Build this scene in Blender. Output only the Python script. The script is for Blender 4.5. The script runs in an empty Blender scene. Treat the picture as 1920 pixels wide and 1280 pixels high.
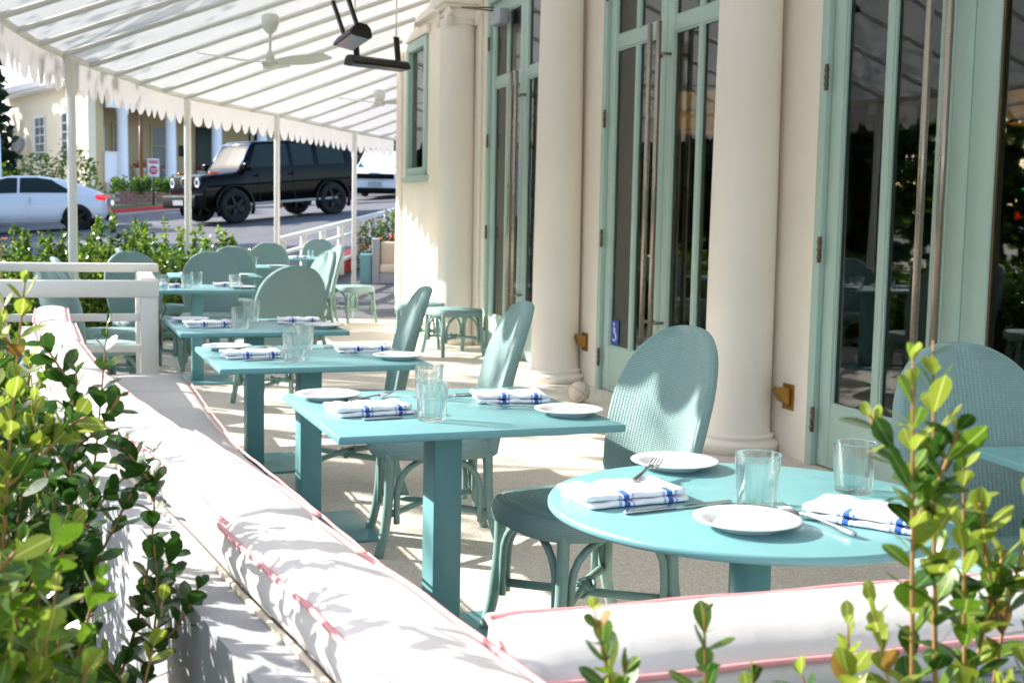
import bpy, bmesh, math, random
from mathutils import Vector, Matrix
R = math.radians
rnd = random.Random(7)
scn = bpy.context.scene
COL = scn.collection

# ---------------------------------------------------------------- camera
YAW, PITCH, ROLL = 0.3151, -0.0971, 0.019
fw = Vector((math.sin(YAW)*math.cos(PITCH), math.cos(YAW)*math.cos(PITCH), math.sin(PITCH)))
rt0 = Vector((math.cos(YAW), -math.sin(YAW), 0)); up0 = rt0.cross(fw)
rt = rt0*math.cos(ROLL)+up0*math.sin(ROLL); up = up0*math.cos(ROLL)-rt0*math.sin(ROLL)
cd = bpy.data.cameras.new('camera'); cam = bpy.data.objects.new('camera', cd); COL.objects.link(cam)
m = Matrix((rt, up, -fw)).transposed().to_4x4(); m.translation = Vector((0, 0, 1.33)); cam.matrix_world = m
cd.sensor_width = 36; cd.lens = 43.8; cd.clip_end = 3000; cd.clip_start = .05
cd.dof.use_dof = True; cd.dof.focus_distance = 3.3; cd.dof.aperture_fstop = 8
scn.camera = cam

# ---------------------------------------------------------------- sky, sun, exposure
SUN_EL = 27.5
sd = Vector((-1, .8, 0)).normalized()                 # horizontal direction towards the sun
to_sun = Vector((sd.x*math.cos(R(SUN_EL)), sd.y*math.cos(R(SUN_EL)), math.sin(R(SUN_EL))))
w = bpy.data.worlds.new('World'); scn.world = w; w.use_nodes = True
nt = w.node_tree; bg = nt.nodes['Background']; sky = nt.nodes.new('ShaderNodeTexSky')
sky.sky_type = 'NISHITA'; sky.sun_disc = False; sky.sun_elevation = R(SUN_EL)
sky.sun_rotation = math.atan2(sd.x, sd.y); sky.air_density = 1; sky.dust_density = 1.5
nt.links.new(sky.outputs[0], bg.inputs[0]); bg.inputs[1].default_value = .15
sl = bpy.data.lights.new('sun', 'SUN'); sl.energy = 4.1; sl.angle = R(.53); sl.color = (1, .95, .88)
so = bpy.data.objects.new('sun', sl); COL.objects.link(so)
so.rotation_euler = (-to_sun).to_track_quat('-Z', 'Y').to_euler()
vs = scn.view_settings; vs.view_transform = 'Standard'; vs.look = 'None'; vs.gamma = 1
vs.exposure = 1.62
scn.cycles.max_bounces = 14; scn.cycles.transparent_max_bounces = 16; scn.cycles.transmission_bounces = 12
scn.cycles.diffuse_bounces = 5; scn.cycles.glossy_bounces = 4

# ---------------------------------------------------------------- materials
def s2l(c):
    return tuple((x/255/12.92 if x/255 <= .04045 else ((x/255+.055)/1.055)**2.4) for x in c)
MATS = {}
def mat(name, rgb, rough=.5, metal=0, var=.06, scale=6, bump=0, bscale=60, transl=0, spec=None, coat=0, emit=0):
    """procedural material: base colour with noise variation, noise bump"""
    if name in MATS: return MATS[name]
    M = bpy.data.materials.new(name); M.use_nodes = True; n = M.node_tree.nodes; l = M.node_tree.links
    b = n['Principled BSDF']; out = n['Material Output']
    c = s2l(rgb)
    tc = n.new('ShaderNodeTexCoord'); ns = n.new('ShaderNodeTexNoise'); ns.inputs['Scale'].default_value = scale
    ns.inputs['Detail'].default_value = 5
    l.new(tc.outputs['Object'], ns.inputs['Vector'])
    mx = n.new('ShaderNodeMix'); mx.data_type = 'RGBA'
    mx.inputs['A'].default_value = (*[x*(1-var*2) for x in c], 1); mx.inputs['B'].default_value = (*[min(1, x*(1+var*2)) for x in c], 1)
    l.new(ns.outputs['Fac'], mx.inputs['Factor']); l.new(mx.outputs['Result'], b.inputs['Base Color'])
    b.inputs['Roughness'].default_value = rough; b.inputs['Metallic'].default_value = metal
    if rough > .2:
        n4 = n.new('ShaderNodeTexNoise'); n4.inputs['Scale'].default_value = scale*4; n4.inputs['Detail'].default_value = 6; n4.inputs['Roughness'].default_value = .7
        l.new(tc.outputs['Object'], n4.inputs['Vector']); rr_ = n.new('ShaderNodeMapRange'); rr_.inputs['From Min'].default_value = .3; rr_.inputs['From Max'].default_value = .7
        rr_.inputs['To Min'].default_value = rough*.72; rr_.inputs['To Max'].default_value = min(1, rough*1.25)
        l.new(n4.outputs['Fac'], rr_.inputs['Value']); l.new(rr_.outputs[0], b.inputs['Roughness'])
    if spec is not None: b.inputs['Specular IOR Level'].default_value = spec
    if coat: b.inputs['Coat Weight'].default_value = coat; b.inputs['Coat Roughness'].default_value = .03
    if emit:
        b.inputs['Emission Color'].default_value = (*c, 1); b.inputs['Emission Strength'].default_value = emit
    if bump:
        n2 = n.new('ShaderNodeTexNoise'); n2.inputs['Scale'].default_value = bscale; n2.inputs['Detail'].default_value = 4
        l.new(tc.outputs['Object'], n2.inputs['Vector'])
        bp = n.new('ShaderNodeBump'); bp.inputs['Strength'].default_value = bump; bp.inputs['Distance'].default_value = .01
        l.new(n2.outputs['Fac'], bp.inputs['Height']); l.new(bp.outputs['Normal'], b.inputs['Normal'])
    if transl:
        t = n.new('ShaderNodeBsdfTranslucent'); l.new(mx.outputs['Result'], t.inputs['Color'])
        ms = n.new('ShaderNodeMixShader'); ms.inputs[0].default_value = transl
        l.new(b.outputs[0], ms.inputs[1]); l.new(t.outputs[0], ms.inputs[2]); l.new(ms.outputs[0], out.inputs['Surface'])
    MATS[name] = M; return M

def nodes_of(name):
    M = bpy.data.materials.new(name); M.use_nodes = True; MATS[name] = M
    return M, M.node_tree.nodes, M.node_tree.links

mat('stucco', (240, 231, 216), .85, var=.05, scale=1.6, bump=.35, bscale=70)
mat('column_paint', (238, 230, 218), .6, var=.045, scale=1.4, bump=.1, bscale=24)
mat('sage_paint', (168, 194, 184), .42, var=.04, scale=3, bump=.05, bscale=40)
mat('teal_paint', (110, 162, 166), .38, var=.035, scale=4, bump=.03, bscale=80)
mat('white_paint', (228, 224, 215), .5, var=.05, scale=4, bump=.12, bscale=35)
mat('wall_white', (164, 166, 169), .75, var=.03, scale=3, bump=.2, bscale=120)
mat('cushion', (216, 211, 207), .9, var=.02, scale=5, bump=.12, bscale=22)
mat('beige_cushion', (226, 208, 184), .9, var=.03, scale=5, bump=.15, bscale=22)
mat('pink_piping', (226, 158, 160), .85, var=.08, scale=40)
mat('steel', (168, 158, 148), .32, 1, var=.04)
mat('cutlery', (205, 205, 205), .16, 1, var=.02)
mat('brass', (176, 136, 74), .34, 1, var=.22, scale=16)
mat('hinge_metal', (120, 104, 84), .4, 1, var=.1)
mat('porcelain', (240, 240, 238), .12, var=.008)
mat('black_metal', (22, 23, 20), .45, .3, var=.1)
mat('heater_glass', (52, 54, 48), .2, .2, var=.25, scale=12)
mat('fan_white', (214, 217, 206), .45, var=.02)
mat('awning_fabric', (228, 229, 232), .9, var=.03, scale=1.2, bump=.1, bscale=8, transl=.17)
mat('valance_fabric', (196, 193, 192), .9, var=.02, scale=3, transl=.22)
mat('rafter', (218, 217, 212), .5, var=.06)
mat('ball_leather', (214, 203, 186), .7, var=.06, scale=12, bump=.2, bscale=60)
mat('bark', (112, 96, 70), .9, var=.2, scale=14, bump=.5, bscale=40)
mat('stem', (150, 112, 62), .7, var=.2, scale=60)
mat('soil', (70, 56, 44), .95, var=.3, scale=20, bump=.6, bscale=30)
mat('leaf_dark', (50, 86, 30), .25, var=.25, scale=40, transl=.34, spec=.6)
mat('leaf_mid', (92, 126, 34), .25, var=.25, scale=40, transl=.5, spec=.55)
mat('leaf_lime', (140, 158, 56), .34, var=.2, scale=40, transl=.5)
mat('leaf_brown', (146, 112, 52), .6, var=.3, scale=60, transl=.35)
mat('leaf_tree', (46, 74, 34), .5, var=.35, scale=2, transl=.3)
mat('leaf_cypress', (26, 50, 32), .6, var=.3, scale=2, transl=.15)
mat('flower_orange', (236, 150, 20), .6, var=.15, scale=20, transl=.3)
mat('flower_red', (170, 28, 40), .6, var=.3, scale=10, transl=.25)
mat('asphalt', (92, 92, 96), .9, var=.14, scale=1.3, bump=.4, bscale=60)
mat('concrete', (176, 170, 160), .85, var=.08, scale=2, bump=.3, bscale=50)
mat('red_kerb', (206, 70, 66), .7, var=.1, scale=4)
mat('grass', (84, 104, 44), .9, var=.3, scale=9, bump=.8, bscale=30)
mat('house_cream', (236, 226, 204), .85, var=.03, scale=1)
mat('house_tan', (196, 176, 138), .85, var=.05, scale=1)
mat('house_white', (232, 234, 240), .6, var=.02)
mat('house_roof', (150, 138, 124), .9, var=.15, scale=6)
mat('brick_red', (150, 110, 96), .9, var=.25, scale=5)
mat('dark_green_paint', (20, 44, 36), .5, var=.1)
mat('pane_grey', (104, 116, 122), .15, var=.15, scale=1, spec=.3)
mat('pane_dark', (20, 26, 28), .06, var=.2, spec=.8)
mat('dish_grey', (150, 150, 146), .5, .2)
mat('car_white', (226, 229, 236), .3, var=.01, coat=1)
mat('car_black', (5, 7, 7), .16, var=.02, spec=.16)
mat('car_trim', (12, 13, 14), .6, var=.1, spec=.1)
mat('tyre', (18, 18, 19), .85, var=.15, scale=12)
mat('rim_dark', (34, 34, 36), .35, .7)
mat('car_glass', (34, 48, 46), .015, var=.05, spec=.2)
mat('car_glass_blue', (24, 74, 104), .05, var=.1, spec=1)
mat('tail_red', (200, 20, 26), .2, var=.1, coat=1, emit=.5)
mat('lamp_white', (235, 238, 240), .15, var=.02, coat=1)
mat('amber', (200, 84, 20), .25, var=.1)
mat('chrome', (200, 204, 210), .1, 1)
mat('plate_grey', (160, 165, 175), .4)
mat('sign_white', (226, 226, 226), .4)
mat('sign_red', (190, 30, 48), .45)
mat('sign_blue', (40, 74, 168), .4)
mat('post_green', (20, 66, 48), .5)
mat('interior_wall', (112, 118, 104), .8, var=.1, scale=1)
mat('interior_floor', (104, 84, 66), .5, var=.2, scale=2)
mat('interior_ceiling', (140, 138, 128), .8)
mat('lamp_amber', (255, 176, 92), .6, var=.15, scale=3, emit=1.6)
mat('led_red', (255, 60, 30), .5, emit=3)
mat('led_green', (40, 255, 140), .5, emit=3)
mat('wood_brown', (110, 70, 44), .5, var=.2, scale=5)
mat('door_gap', (30, 34, 30), .8)

# window and tumbler glass
def glassy(name, tint, refl):
    M, n, l = nodes_of(name); b = n['Principled BSDF']; n.remove(b)
    tr = n.new('ShaderNodeBsdfTransparent'); tr.inputs[0].default_value = (*tint, 1)
    g = n.new('ShaderNodeBsdfGlossy'); g.inputs['Roughness'].default_value = .015; g.inputs[0].default_value = (1, 1, 1, 1)
    fr = n.new('ShaderNodeFresnel'); fr.inputs[0].default_value = 1.5
    ma = n.new('ShaderNodeMath'); ma.operation = 'MULTIPLY_ADD'; ma.inputs[1].default_value = refl; ma.inputs[2].default_value = .02
    ns = n.new('ShaderNodeTexNoise'); ns.inputs['Scale'].default_value = 1.6; bp = n.new('ShaderNodeBump')
    bp.inputs['Strength'].default_value = .012; bp.inputs['Distance'].default_value = .05
    l.new(ns.outputs[0], bp.inputs['Height']); l.new(bp.outputs[0], g.inputs['Normal'])
    l.new(fr.outputs[0], ma.inputs[0]); mx = n.new('ShaderNodeMixShader')
    l.new(ma.outputs[0], mx.inputs[0]); l.new(tr.outputs[0], mx.inputs[1]); l.new(g.outputs[0], mx.inputs[2])
    l.new(mx.outputs[0], n['Material Output'].inputs['Surface'])
glassy('window_glass', (.5, .57, .53), .95)
M, n, l = nodes_of('tumbler_glass'); n.remove(n['Principled BSDF'])
tr = n.new('ShaderNodeBsdfTransparent'); tr.inputs[0].default_value = (.965, .98, .978, 1)
g = n.new('ShaderNodeBsdfGlossy'); g.inputs['Roughness'].default_value = .02
lw = n.new('ShaderNodeLayerWeight'); lw.inputs[0].default_value = .42
gl_ = n.new('ShaderNodeBsdfGlass'); gl_.inputs['IOR'].default_value = 1.45; gl_.inputs['Roughness'].default_value = 0; gl_.inputs['Color'].default_value = (.97, .99, .985, 1)
rp_ = n.new('ShaderNodeMapRange'); rp_.inputs['To Min'].default_value = .22; rp_.inputs['To Max'].default_value = .85
l.new(lw.outputs['Facing'], rp_.inputs['Value'])
mx = n.new('ShaderNodeMixShader'); l.new(rp_.outputs[0], mx.inputs[0]); l.new(tr.outputs[0], mx.inputs[1]); l.new(gl_.outputs[0], mx.inputs[2])
l.new(mx.outputs[0], n['Material Output'].inputs['Surface'])

# exposed aggregate floor
M, n, l = nodes_of('terrace_aggregate'); b = n['Principled BSDF']; tc = n.new('ShaderNodeTexCoord')
v1 = n.new('ShaderNodeTexVoronoi'); v1.inputs['Scale'].default_value = 210
n1 = n.new('ShaderNodeTexNoise'); n1.inputs['Scale'].default_value = .9; n1.inputs['Detail'].default_value = 6
n3 = n.new('ShaderNodeTexNoise'); n3.inputs['Scale'].default_value = 60; n3.inputs['Detail'].default_value = 3
for x in (v1, n1, n3): l.new(tc.outputs['Object'], x.inputs['Vector'])
r1 = n.new('ShaderNodeValToRGB'); r1.color_ramp.elements[0].color = (*s2l((184, 175, 161)), 1); r1.color_ramp.elements[1].color = (*s2l((234, 227, 216)), 1)
r1.color_ramp.elements[0].position = .1; r1.color_ramp.elements[1].position = .75
l.new(v1.outputs['Color'], r1.inputs[0])
r2 = n.new('ShaderNodeValToRGB'); r2.color_ramp.elements[0].color = (.82, .82, .82, 1); r2.color_ramp.elements[1].color = (1.08, 1.06, 1.03, 1)
r2.color_ramp.elements[0].position = .3; r2.color_ramp.elements[1].position = .7
l.new(n1.outputs['Fac'], r2.inputs[0])
mx = n.new('ShaderNodeMix'); mx.data_type = 'RGBA'; mx.blend_type = 'MULTIPLY'; mx.inputs['Factor'].default_value = 1
l.new(r1.outputs[0], mx.inputs['A']); l.new(r2.outputs[0], mx.inputs['B']); l.new(mx.outputs['Result'], b.inputs['Base Color'])
bp = n.new('ShaderNodeBump'); bp.inputs['Strength'].default_value = .3; bp.inputs['Distance'].default_value = .004
l.new(n3.outputs[0], bp.inputs['Height']); l.new(bp.outputs[0], b.inputs['Normal']); b.inputs['Roughness'].default_value = .7

# woven loom fibre: fine cross weave on top of the modelled ribs
def loom(name, rgb):
    M, n, l = nodes_of(name); b = n['Principled BSDF']; tc = n.new('ShaderNodeTexCoord')
    wv = n.new('ShaderNodeTexWave'); wv.wave_type = 'BANDS'; wv.bands_direction = 'Z'; wv.inputs['Scale'].default_value = 58
    wv.inputs['Distortion'].default_value = 1.2; wv.inputs['Detail'].default_value = 2; wv.inputs['Detail Scale'].default_value = 4
    ns = n.new('ShaderNodeTexNoise'); ns.inputs['Scale'].default_value = 210
    for x in (wv, ns): l.new(tc.outputs['Object'], x.inputs['Vector'])
    c = s2l(rgb); rp = n.new('ShaderNodeValToRGB')
    rp.color_ramp.elements[0].color = (*[x*.68 for x in c], 1); rp.color_ramp.elements[1].color = (*[x*1.2 for x in c], 1)
    ad = n.new('ShaderNodeMath'); ad.operation = 'MULTIPLY_ADD'; ad.inputs[1].default_value = .5
    hf = n.new('ShaderNodeMath'); hf.operation = 'MULTIPLY'; hf.inputs[1].default_value = .5
    l.new(ns.outputs[0], hf.inputs[0]); l.new(wv.outputs['Fac'], ad.inputs[0]); l.new(hf.outputs[0], ad.inputs[2])
    l.new(ad.outputs[0], rp.inputs[0]); l.new(rp.outputs[0], b.inputs['Base Color']); b.inputs['Roughness'].default_value = .72
    bp = n.new('ShaderNodeBump'); bp.inputs['Strength'].default_value = .8; bp.inputs['Distance'].default_value = .002
    l.new(ad.outputs[0], bp.inputs['Height']); l.new(bp.outputs[0], b.inputs['Normal'])
loom('loom_fibre', (134, 164, 161)); mat('rattan', (126, 158, 151), .5, var=.08, scale=20, bump=.1, bscale=60)

# striped napkin (x runs along the napkin, bands cross it)
M, n, l = nodes_of('napkin_cloth'); b = n['Principled BSDF']; tc = n.new('ShaderNodeTexCoord'); sx = n.new('ShaderNodeSeparateXYZ')
l.new(tc.outputs['Object'], sx.inputs[0])
rp = n.new('ShaderNodeValToRGB'); cr = rp.color_ramp; cr.interpolation = 'CONSTANT'
W_, B_, L_ = (*s2l((238, 237, 240)), 1), (*s2l((58, 102, 178)), 1), (*s2l((168, 180, 222)), 1)
mr = n.new('ShaderNodeMapRange'); mr.inputs['From Min'].default_value = -.13; mr.inputs['From Max'].default_value = .13
l.new(sx.outputs['X'], mr.inputs['Value']); l.new(mr.outputs[0], rp.inputs[0])
cr.elements[0].color = W_; cr.elements[1].position = .30; cr.elements[1].color = L_
for p_, c_ in ((.325, W_), (.345, B_), (.395, W_), (.415, L_), (.44, W_), (.70, L_), (.725, W_), (.745, B_), (.795, W_), (.815, L_), (.84, W_)):
    e = cr.elements.new(p_); e.color = c_
rq = n.new('ShaderNodeValToRGB'); cq = rq.color_ramp; cq.interpolation = 'CONSTANT'
cq.elements[0].color = (1, 1, 1, 1); cq.elements[1].position = .62; cq.elements[1].color = (*s2l((140, 156, 220)), 1)
e = cq.elements.new(.66); e.color = (1, 1, 1, 1)
mr2 = n.new('ShaderNodeMapRange'); mr2.inputs['From Min'].default_value = -.08; mr2.inputs['From Max'].default_value = .08
l.new(sx.outputs['Y'], mr2.inputs['Value']); l.new(mr2.outputs[0], rq.inputs[0])
# bands only run over the near half of the cloth; the far half is plain with a thin line
gt = n.new('ShaderNodeMath'); gt.operation = 'LESS_THAN'; gt.inputs[1].default_value = -.035; l.new(sx.outputs['Y'], gt.inputs[0])
m1 = n.new('ShaderNodeMix'); m1.data_type = 'RGBA'; l.new(gt.outputs[0], m1.inputs['Factor'])
ln = n.new('ShaderNodeValToRGB'); cl = ln.color_ramp; cl.interpolation = 'CONSTANT'; cl.elements[0].color = W_; cl.elements[1].position = .35; cl.elements[1].color = L_
for p_, c_ in ((.37, W_), (.755, L_), (.775, W_)):
    e = cl.elements.new(p_); e.color = c_
l.new(mr.outputs[0], ln.inputs[0]); l.new(ln.outputs[0], m1.inputs['A']); l.new(rp.outputs[0], m1.inputs['B'])
mx = n.new('ShaderNodeMix'); mx.data_type = 'RGBA'; mx.blend_type = 'MULTIPLY'; mx.inputs['Factor'].default_value = 1
l.new(m1.outputs['Result'], mx.inputs['A']); l.new(rq.outputs[0], mx.inputs['B']); l.new(mx.outputs['Result'], b.inputs['Base Color'])
b.inputs['Roughness'].default_value = .95
ns = n.new('ShaderNodeTexNoise'); ns.inputs['Scale'].default_value = 60; bp = n.new('ShaderNodeBump'); bp.inputs['Strength'].default_value = .3; bp.inputs['Distance'].default_value = .003
l.new(tc.outputs['Object'], ns.inputs['Vector']); l.new(ns.outputs[0], bp.inputs['Height']); l.new(bp.outputs[0], b.inputs['Normal'])

# ---------------------------------------------------------------- mesh helpers
class MB:
    def __init__(s): s.v = []; s.f = []; s.sm = []
    def add(s, vs, fs, smooth=False, M=None):
        o = len(s.v)
        for p in vs: s.v.append(tuple(M @ Vector(p)) if M else tuple(p))
        for f in fs: s.f.append(tuple(i+o for i in f)); s.sm.append(smooth)
        return s
    def box(s, x0, x1, y0, y1, z0, z1, M=None):
        return s.add([(x0,y0,z0),(x1,y0,z0),(x1,y1,z0),(x0,y1,z0),(x0,y0,z1),(x1,y0,z1),(x1,y1,z1),(x0,y1,z1)],
                     [(3,2,1,0),(4,5,6,7),(0,1,5,4),(1,2,6,5),(2,3,7,6),(3,0,4,7)], M=M)
    def rbox(s, x0, x1, y0, y1, z0, z1, r=.005, seg=2, M=None, smooth=True):
        bm = bmesh.new(); bmesh.ops.create_cube(bm, size=1)
        for v in bm.verts: v.co = Vector(((x0+x1)/2+v.co.x*(x1-x0), (y0+y1)/2+v.co.y*(y1-y0), (z0+z1)/2+v.co.z*(z1-z0)))
        bmesh.ops.bevel(bm, geom=bm.edges[:], offset=r, segments=seg, affect='EDGES', profile=.5)
        bm.verts.index_update(); s.add([v.co[:] for v in bm.verts], [[v.index for v in f.verts] for f in bm.faces], smooth, M); bm.free(); return s
    def tube(s, pts, rad, n=8, cap=True, smooth=True, M=None):
        pts = [Vector(p) for p in pts]; k = len(pts)
        rs = rad if isinstance(rad, (list, tuple)) else [rad]*k
        vs, fs = [], []; prev = None
        for i, p in enumerate(pts):
            t = (pts[min(i+1, k-1)]-pts[max(i-1, 0)]); t = t.normalized() if t.length > 1e-9 else Vector((0, 0, 1))
            a = prev if prev is not None else (Vector((0, 0, 1)) if abs(t.z) < .9 else Vector((1, 0, 0)))
            a = (a - t*a.dot(t)).normalized(); bb = t.cross(a); prev = a
            for j in range(n):
                an = 2*math.pi*j/n; vs.append(p+(a*math.cos(an)+bb*math.sin(an))*rs[i])
        for i in range(k-1):
            for j in range(n):
                fs.append((i*n+j, i*n+(j+1) % n, (i+1)*n+(j+1) % n, (i+1)*n+j))
        if cap: fs.append(tuple(range(n-1, -1, -1))); fs.append(tuple((k-1)*n+j for j in range(n)))
        return s.add(vs, fs, smooth, M)
    def lathe(s, prof, n=24, smooth=True, M=None, c=(0, 0, 0)):
        vs, fs = [], []; k = len(prof)
        for r, z in prof:
            for j in range(n):
                a = 2*math.pi*j/n; vs.append((c[0]+r*math.cos(a), c[1]+r*math.sin(a), c[2]+z))
        for i in range(k-1):
            for j in range(n): fs.append((i*n+j, i*n+(j+1) % n, (i+1)*n+(j+1) % n, (i+1)*n+j))
        return s.add(vs, fs, smooth, M)
    def grid(s, fn, nu, nv, smooth=True, M=None):
        vs = [fn(i/nu, j/nv) for j in range(nv+1) for i in range(nu+1)]
        fs = [(j*(nu+1)+i, j*(nu+1)+i+1, (j+1)*(nu+1)+i+1, (j+1)*(nu+1)+i) for j in range(nv) for i in range(nu)]
        return s.add(vs, fs, smooth, M)
    def prism(s, poly, ax, a0, a1, M=None, smooth=False):
        """extrude a 2D polygon along axis ax from a0 to a1 (poly in the two remaining axes, in order)"""
        k = len(poly); vs = []
        for a in (a0, a1):
            for p, q in poly: vs.append({0: (a, p, q), 1: (p, a, q), 2: (p, q, a)}[ax])
        fs = [tuple(range(k-1, -1, -1)), tuple(range(k, 2*k))]+[(i, (i+1) % k, k+(i+1) % k, k+i) for i in range(k)]
        return s.add(vs, fs, smooth, M)
    def mesh(s, name, m):
        me = bpy.data.meshes.new(name); me.from_pydata(s.v, [], s.f)
        bm = bmesh.new(); bm.from_mesh(me)
        for f, q in zip(bm.faces, s.sm): f.smooth = q
        bmesh.ops.recalc_face_normals(bm, faces=bm.faces[:]); bm.to_mesh(me); bm.free()
        me.materials.append(MATS[m]); me.update(); return me
    def build(s, name, m, parent=None): return obj(name, s.mesh(name, m), parent)

def obj(name, data, parent=None):
    o = bpy.data.objects.new(name, data); COL.objects.link(o)
    if parent: o.parent = parent
    return o
def tag(o, label=None, cat=None, group=None, kind=None):
    for k, v in (('label', label), ('category', cat), ('group', group), ('kind', kind)):
        if v: o[k] = v
    return o
def thing(name, label, cat, loc=(0, 0, 0), rz=0, group=None):
    o = obj(name, None); o.location = loc; o.rotation_euler = (0, 0, rz); o.empty_display_size = .05
    return tag(o, label, cat, group)
def kids(o): return [c for c in COL.objects if c.parent == o]
CH = {}
def copy_tree(o, loc, rz, label, parent=None):
    if o.name not in CH: CH[o.name] = kids(o)
    c = o.copy(); COL.objects.link(c)
    if parent: c.parent = parent
    else:
        c.location = loc; c.rotation_euler = (0, 0, rz); c['label'] = label
    for k in CH[o.name]: copy_tree(k, None, None, None, c)
    return c
def catmull(pts, per=8):
    P = [Vector(p) for p in pts]; out = []
    for i in range(len(P)-1):
        a, b, c, d = P[max(i-1, 0)], P[i], P[i+1], P[min(i+2, len(P)-1)]
        for k in range(per):
            t = k/per
            out.append(.5*((2*b)+(c-a)*t+(2*a-5*b+4*c-d)*t*t+(3*b-a-3*c+d)*t**3))
    out.append(P[-1]); return out
def interp(tab, y):
    if y <= tab[0][0]: return tab[0][1]
    for (a, va), (b, vb) in zip(tab, tab[1:]):
        if y <= b: return va+(vb-va)*(y-a)/(b-a)
    return tab[-1][1]
def struct(name, mb, m): return tag(mb.build(name, m), kind='structure')

# ================================================================ SETTING
WX = 3.74                                       # face of the building wall
# street-side edge of the terrace and awning, as x over y
EDGE = [(y, x) for x, y in [(-.70, -2), (-.70, 6), (-.71, 9), (-.60, 10.3), (-.33, 11.6), (.22, 13.3), (.85, 14.95), (2.15, 17), (3.6, 19.5), (4.75, 21.2), (6.6, 24)]]
def gz(x, y):
    """height of the street: it climbs away from the terrace"""
    d = x*math.sin(YAW)+y*math.cos(YAW); r = x*math.cos(YAW)-y*math.sin(YAW)
    pl = 1.40+.075*(max(-30, min(20, r))+5)+.058*(d-32)
    t = max(0, min(1, (d-13)/19)); s = t*t*(3-2*t)
    if d > 90: pl -= .058*(d-90)
    return pl*s-.06
mb = MB()
xs = [-400, -200, -100, -60]+[i*2-40 for i in range(51)]+[90, 150, 300, 500]
ys = [-60, -20]+[i*2-4 for i in range(54)]+[130, 200, 400, 900]
mb.grid(lambda u, v: (xs[round(u*(len(xs)-1))], ys[round(v*(len(ys)-1))], gz(xs[round(u*(len(xs)-1))], ys[round(v*(len(ys)-1))])), len(xs)-1, len(ys)-1)
struct('street', mb, 'asphalt')
# terrace floor slab (with its step to the street) and interior floor
mb = MB(); ring = [(interp(EDGE, y)-.05, y) for y in [-2, 6, 9, 10.3, 11.6, 13.3, 14.95, 17, 19.5, 21.2]]
ring += [(9, 21.2), (9, 16.6), (WX+.2, 16.6), (WX+.2, -2)]
mb.prism(ring, 2, -.3, 0); struct('terrace_floor', mb, 'terrace_aggregate')

# ---------------------------------------------------------------- building
bld = thing('building', 'cream stucco restaurant building with sage green french doors along the terrace', 'building', (WX, 0, 0))
DOORS = [(3.92, 6.0), (7.09, 9.18), (10.27, 12.35)]
WALLH = 4.6; DH = 3.5
mb = MB(); T = .28; j = .07
segs = [(-2, 3.92-j), (6.0+j, 7.09-j), (9.18+j, 10.27-j), (12.35+j, 14.95), (16.0, 16.6)]
for a, b_ in segs: mb.box(0, T, a, b_, 0, WALLH)
for a, b_ in DOORS: mb.box(0, T, a-j, b_+j, DH+j, WALLH)
mb.box(0, T, 14.95, 16.0, 0, 1.85); mb.box(0, T, 14.95, 16.0, 3.55, WALLH)
mb.box(T, 9, 16.32, 16.6, 0, WALLH)
mb.build('wall', 'stucco', bld)
mb = MB()
mb.box(-.10, -.002, -2, 16.62, 3.72, 3.80); mb.box(-.06, -.002, -2, 16.6, 3.80, 3.98); mb.box(-.14, -.002, -2, 16.64, 3.98, 4.06)
mb.build('entablature', 'column_paint', bld)
for y0 in (12.62, 14.25, 16.3):
    MB().rbox(-.035, -.001, y0, y0+.24, 0, 3.72, .006).build('pilaster', 'stucco', bld)
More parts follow.
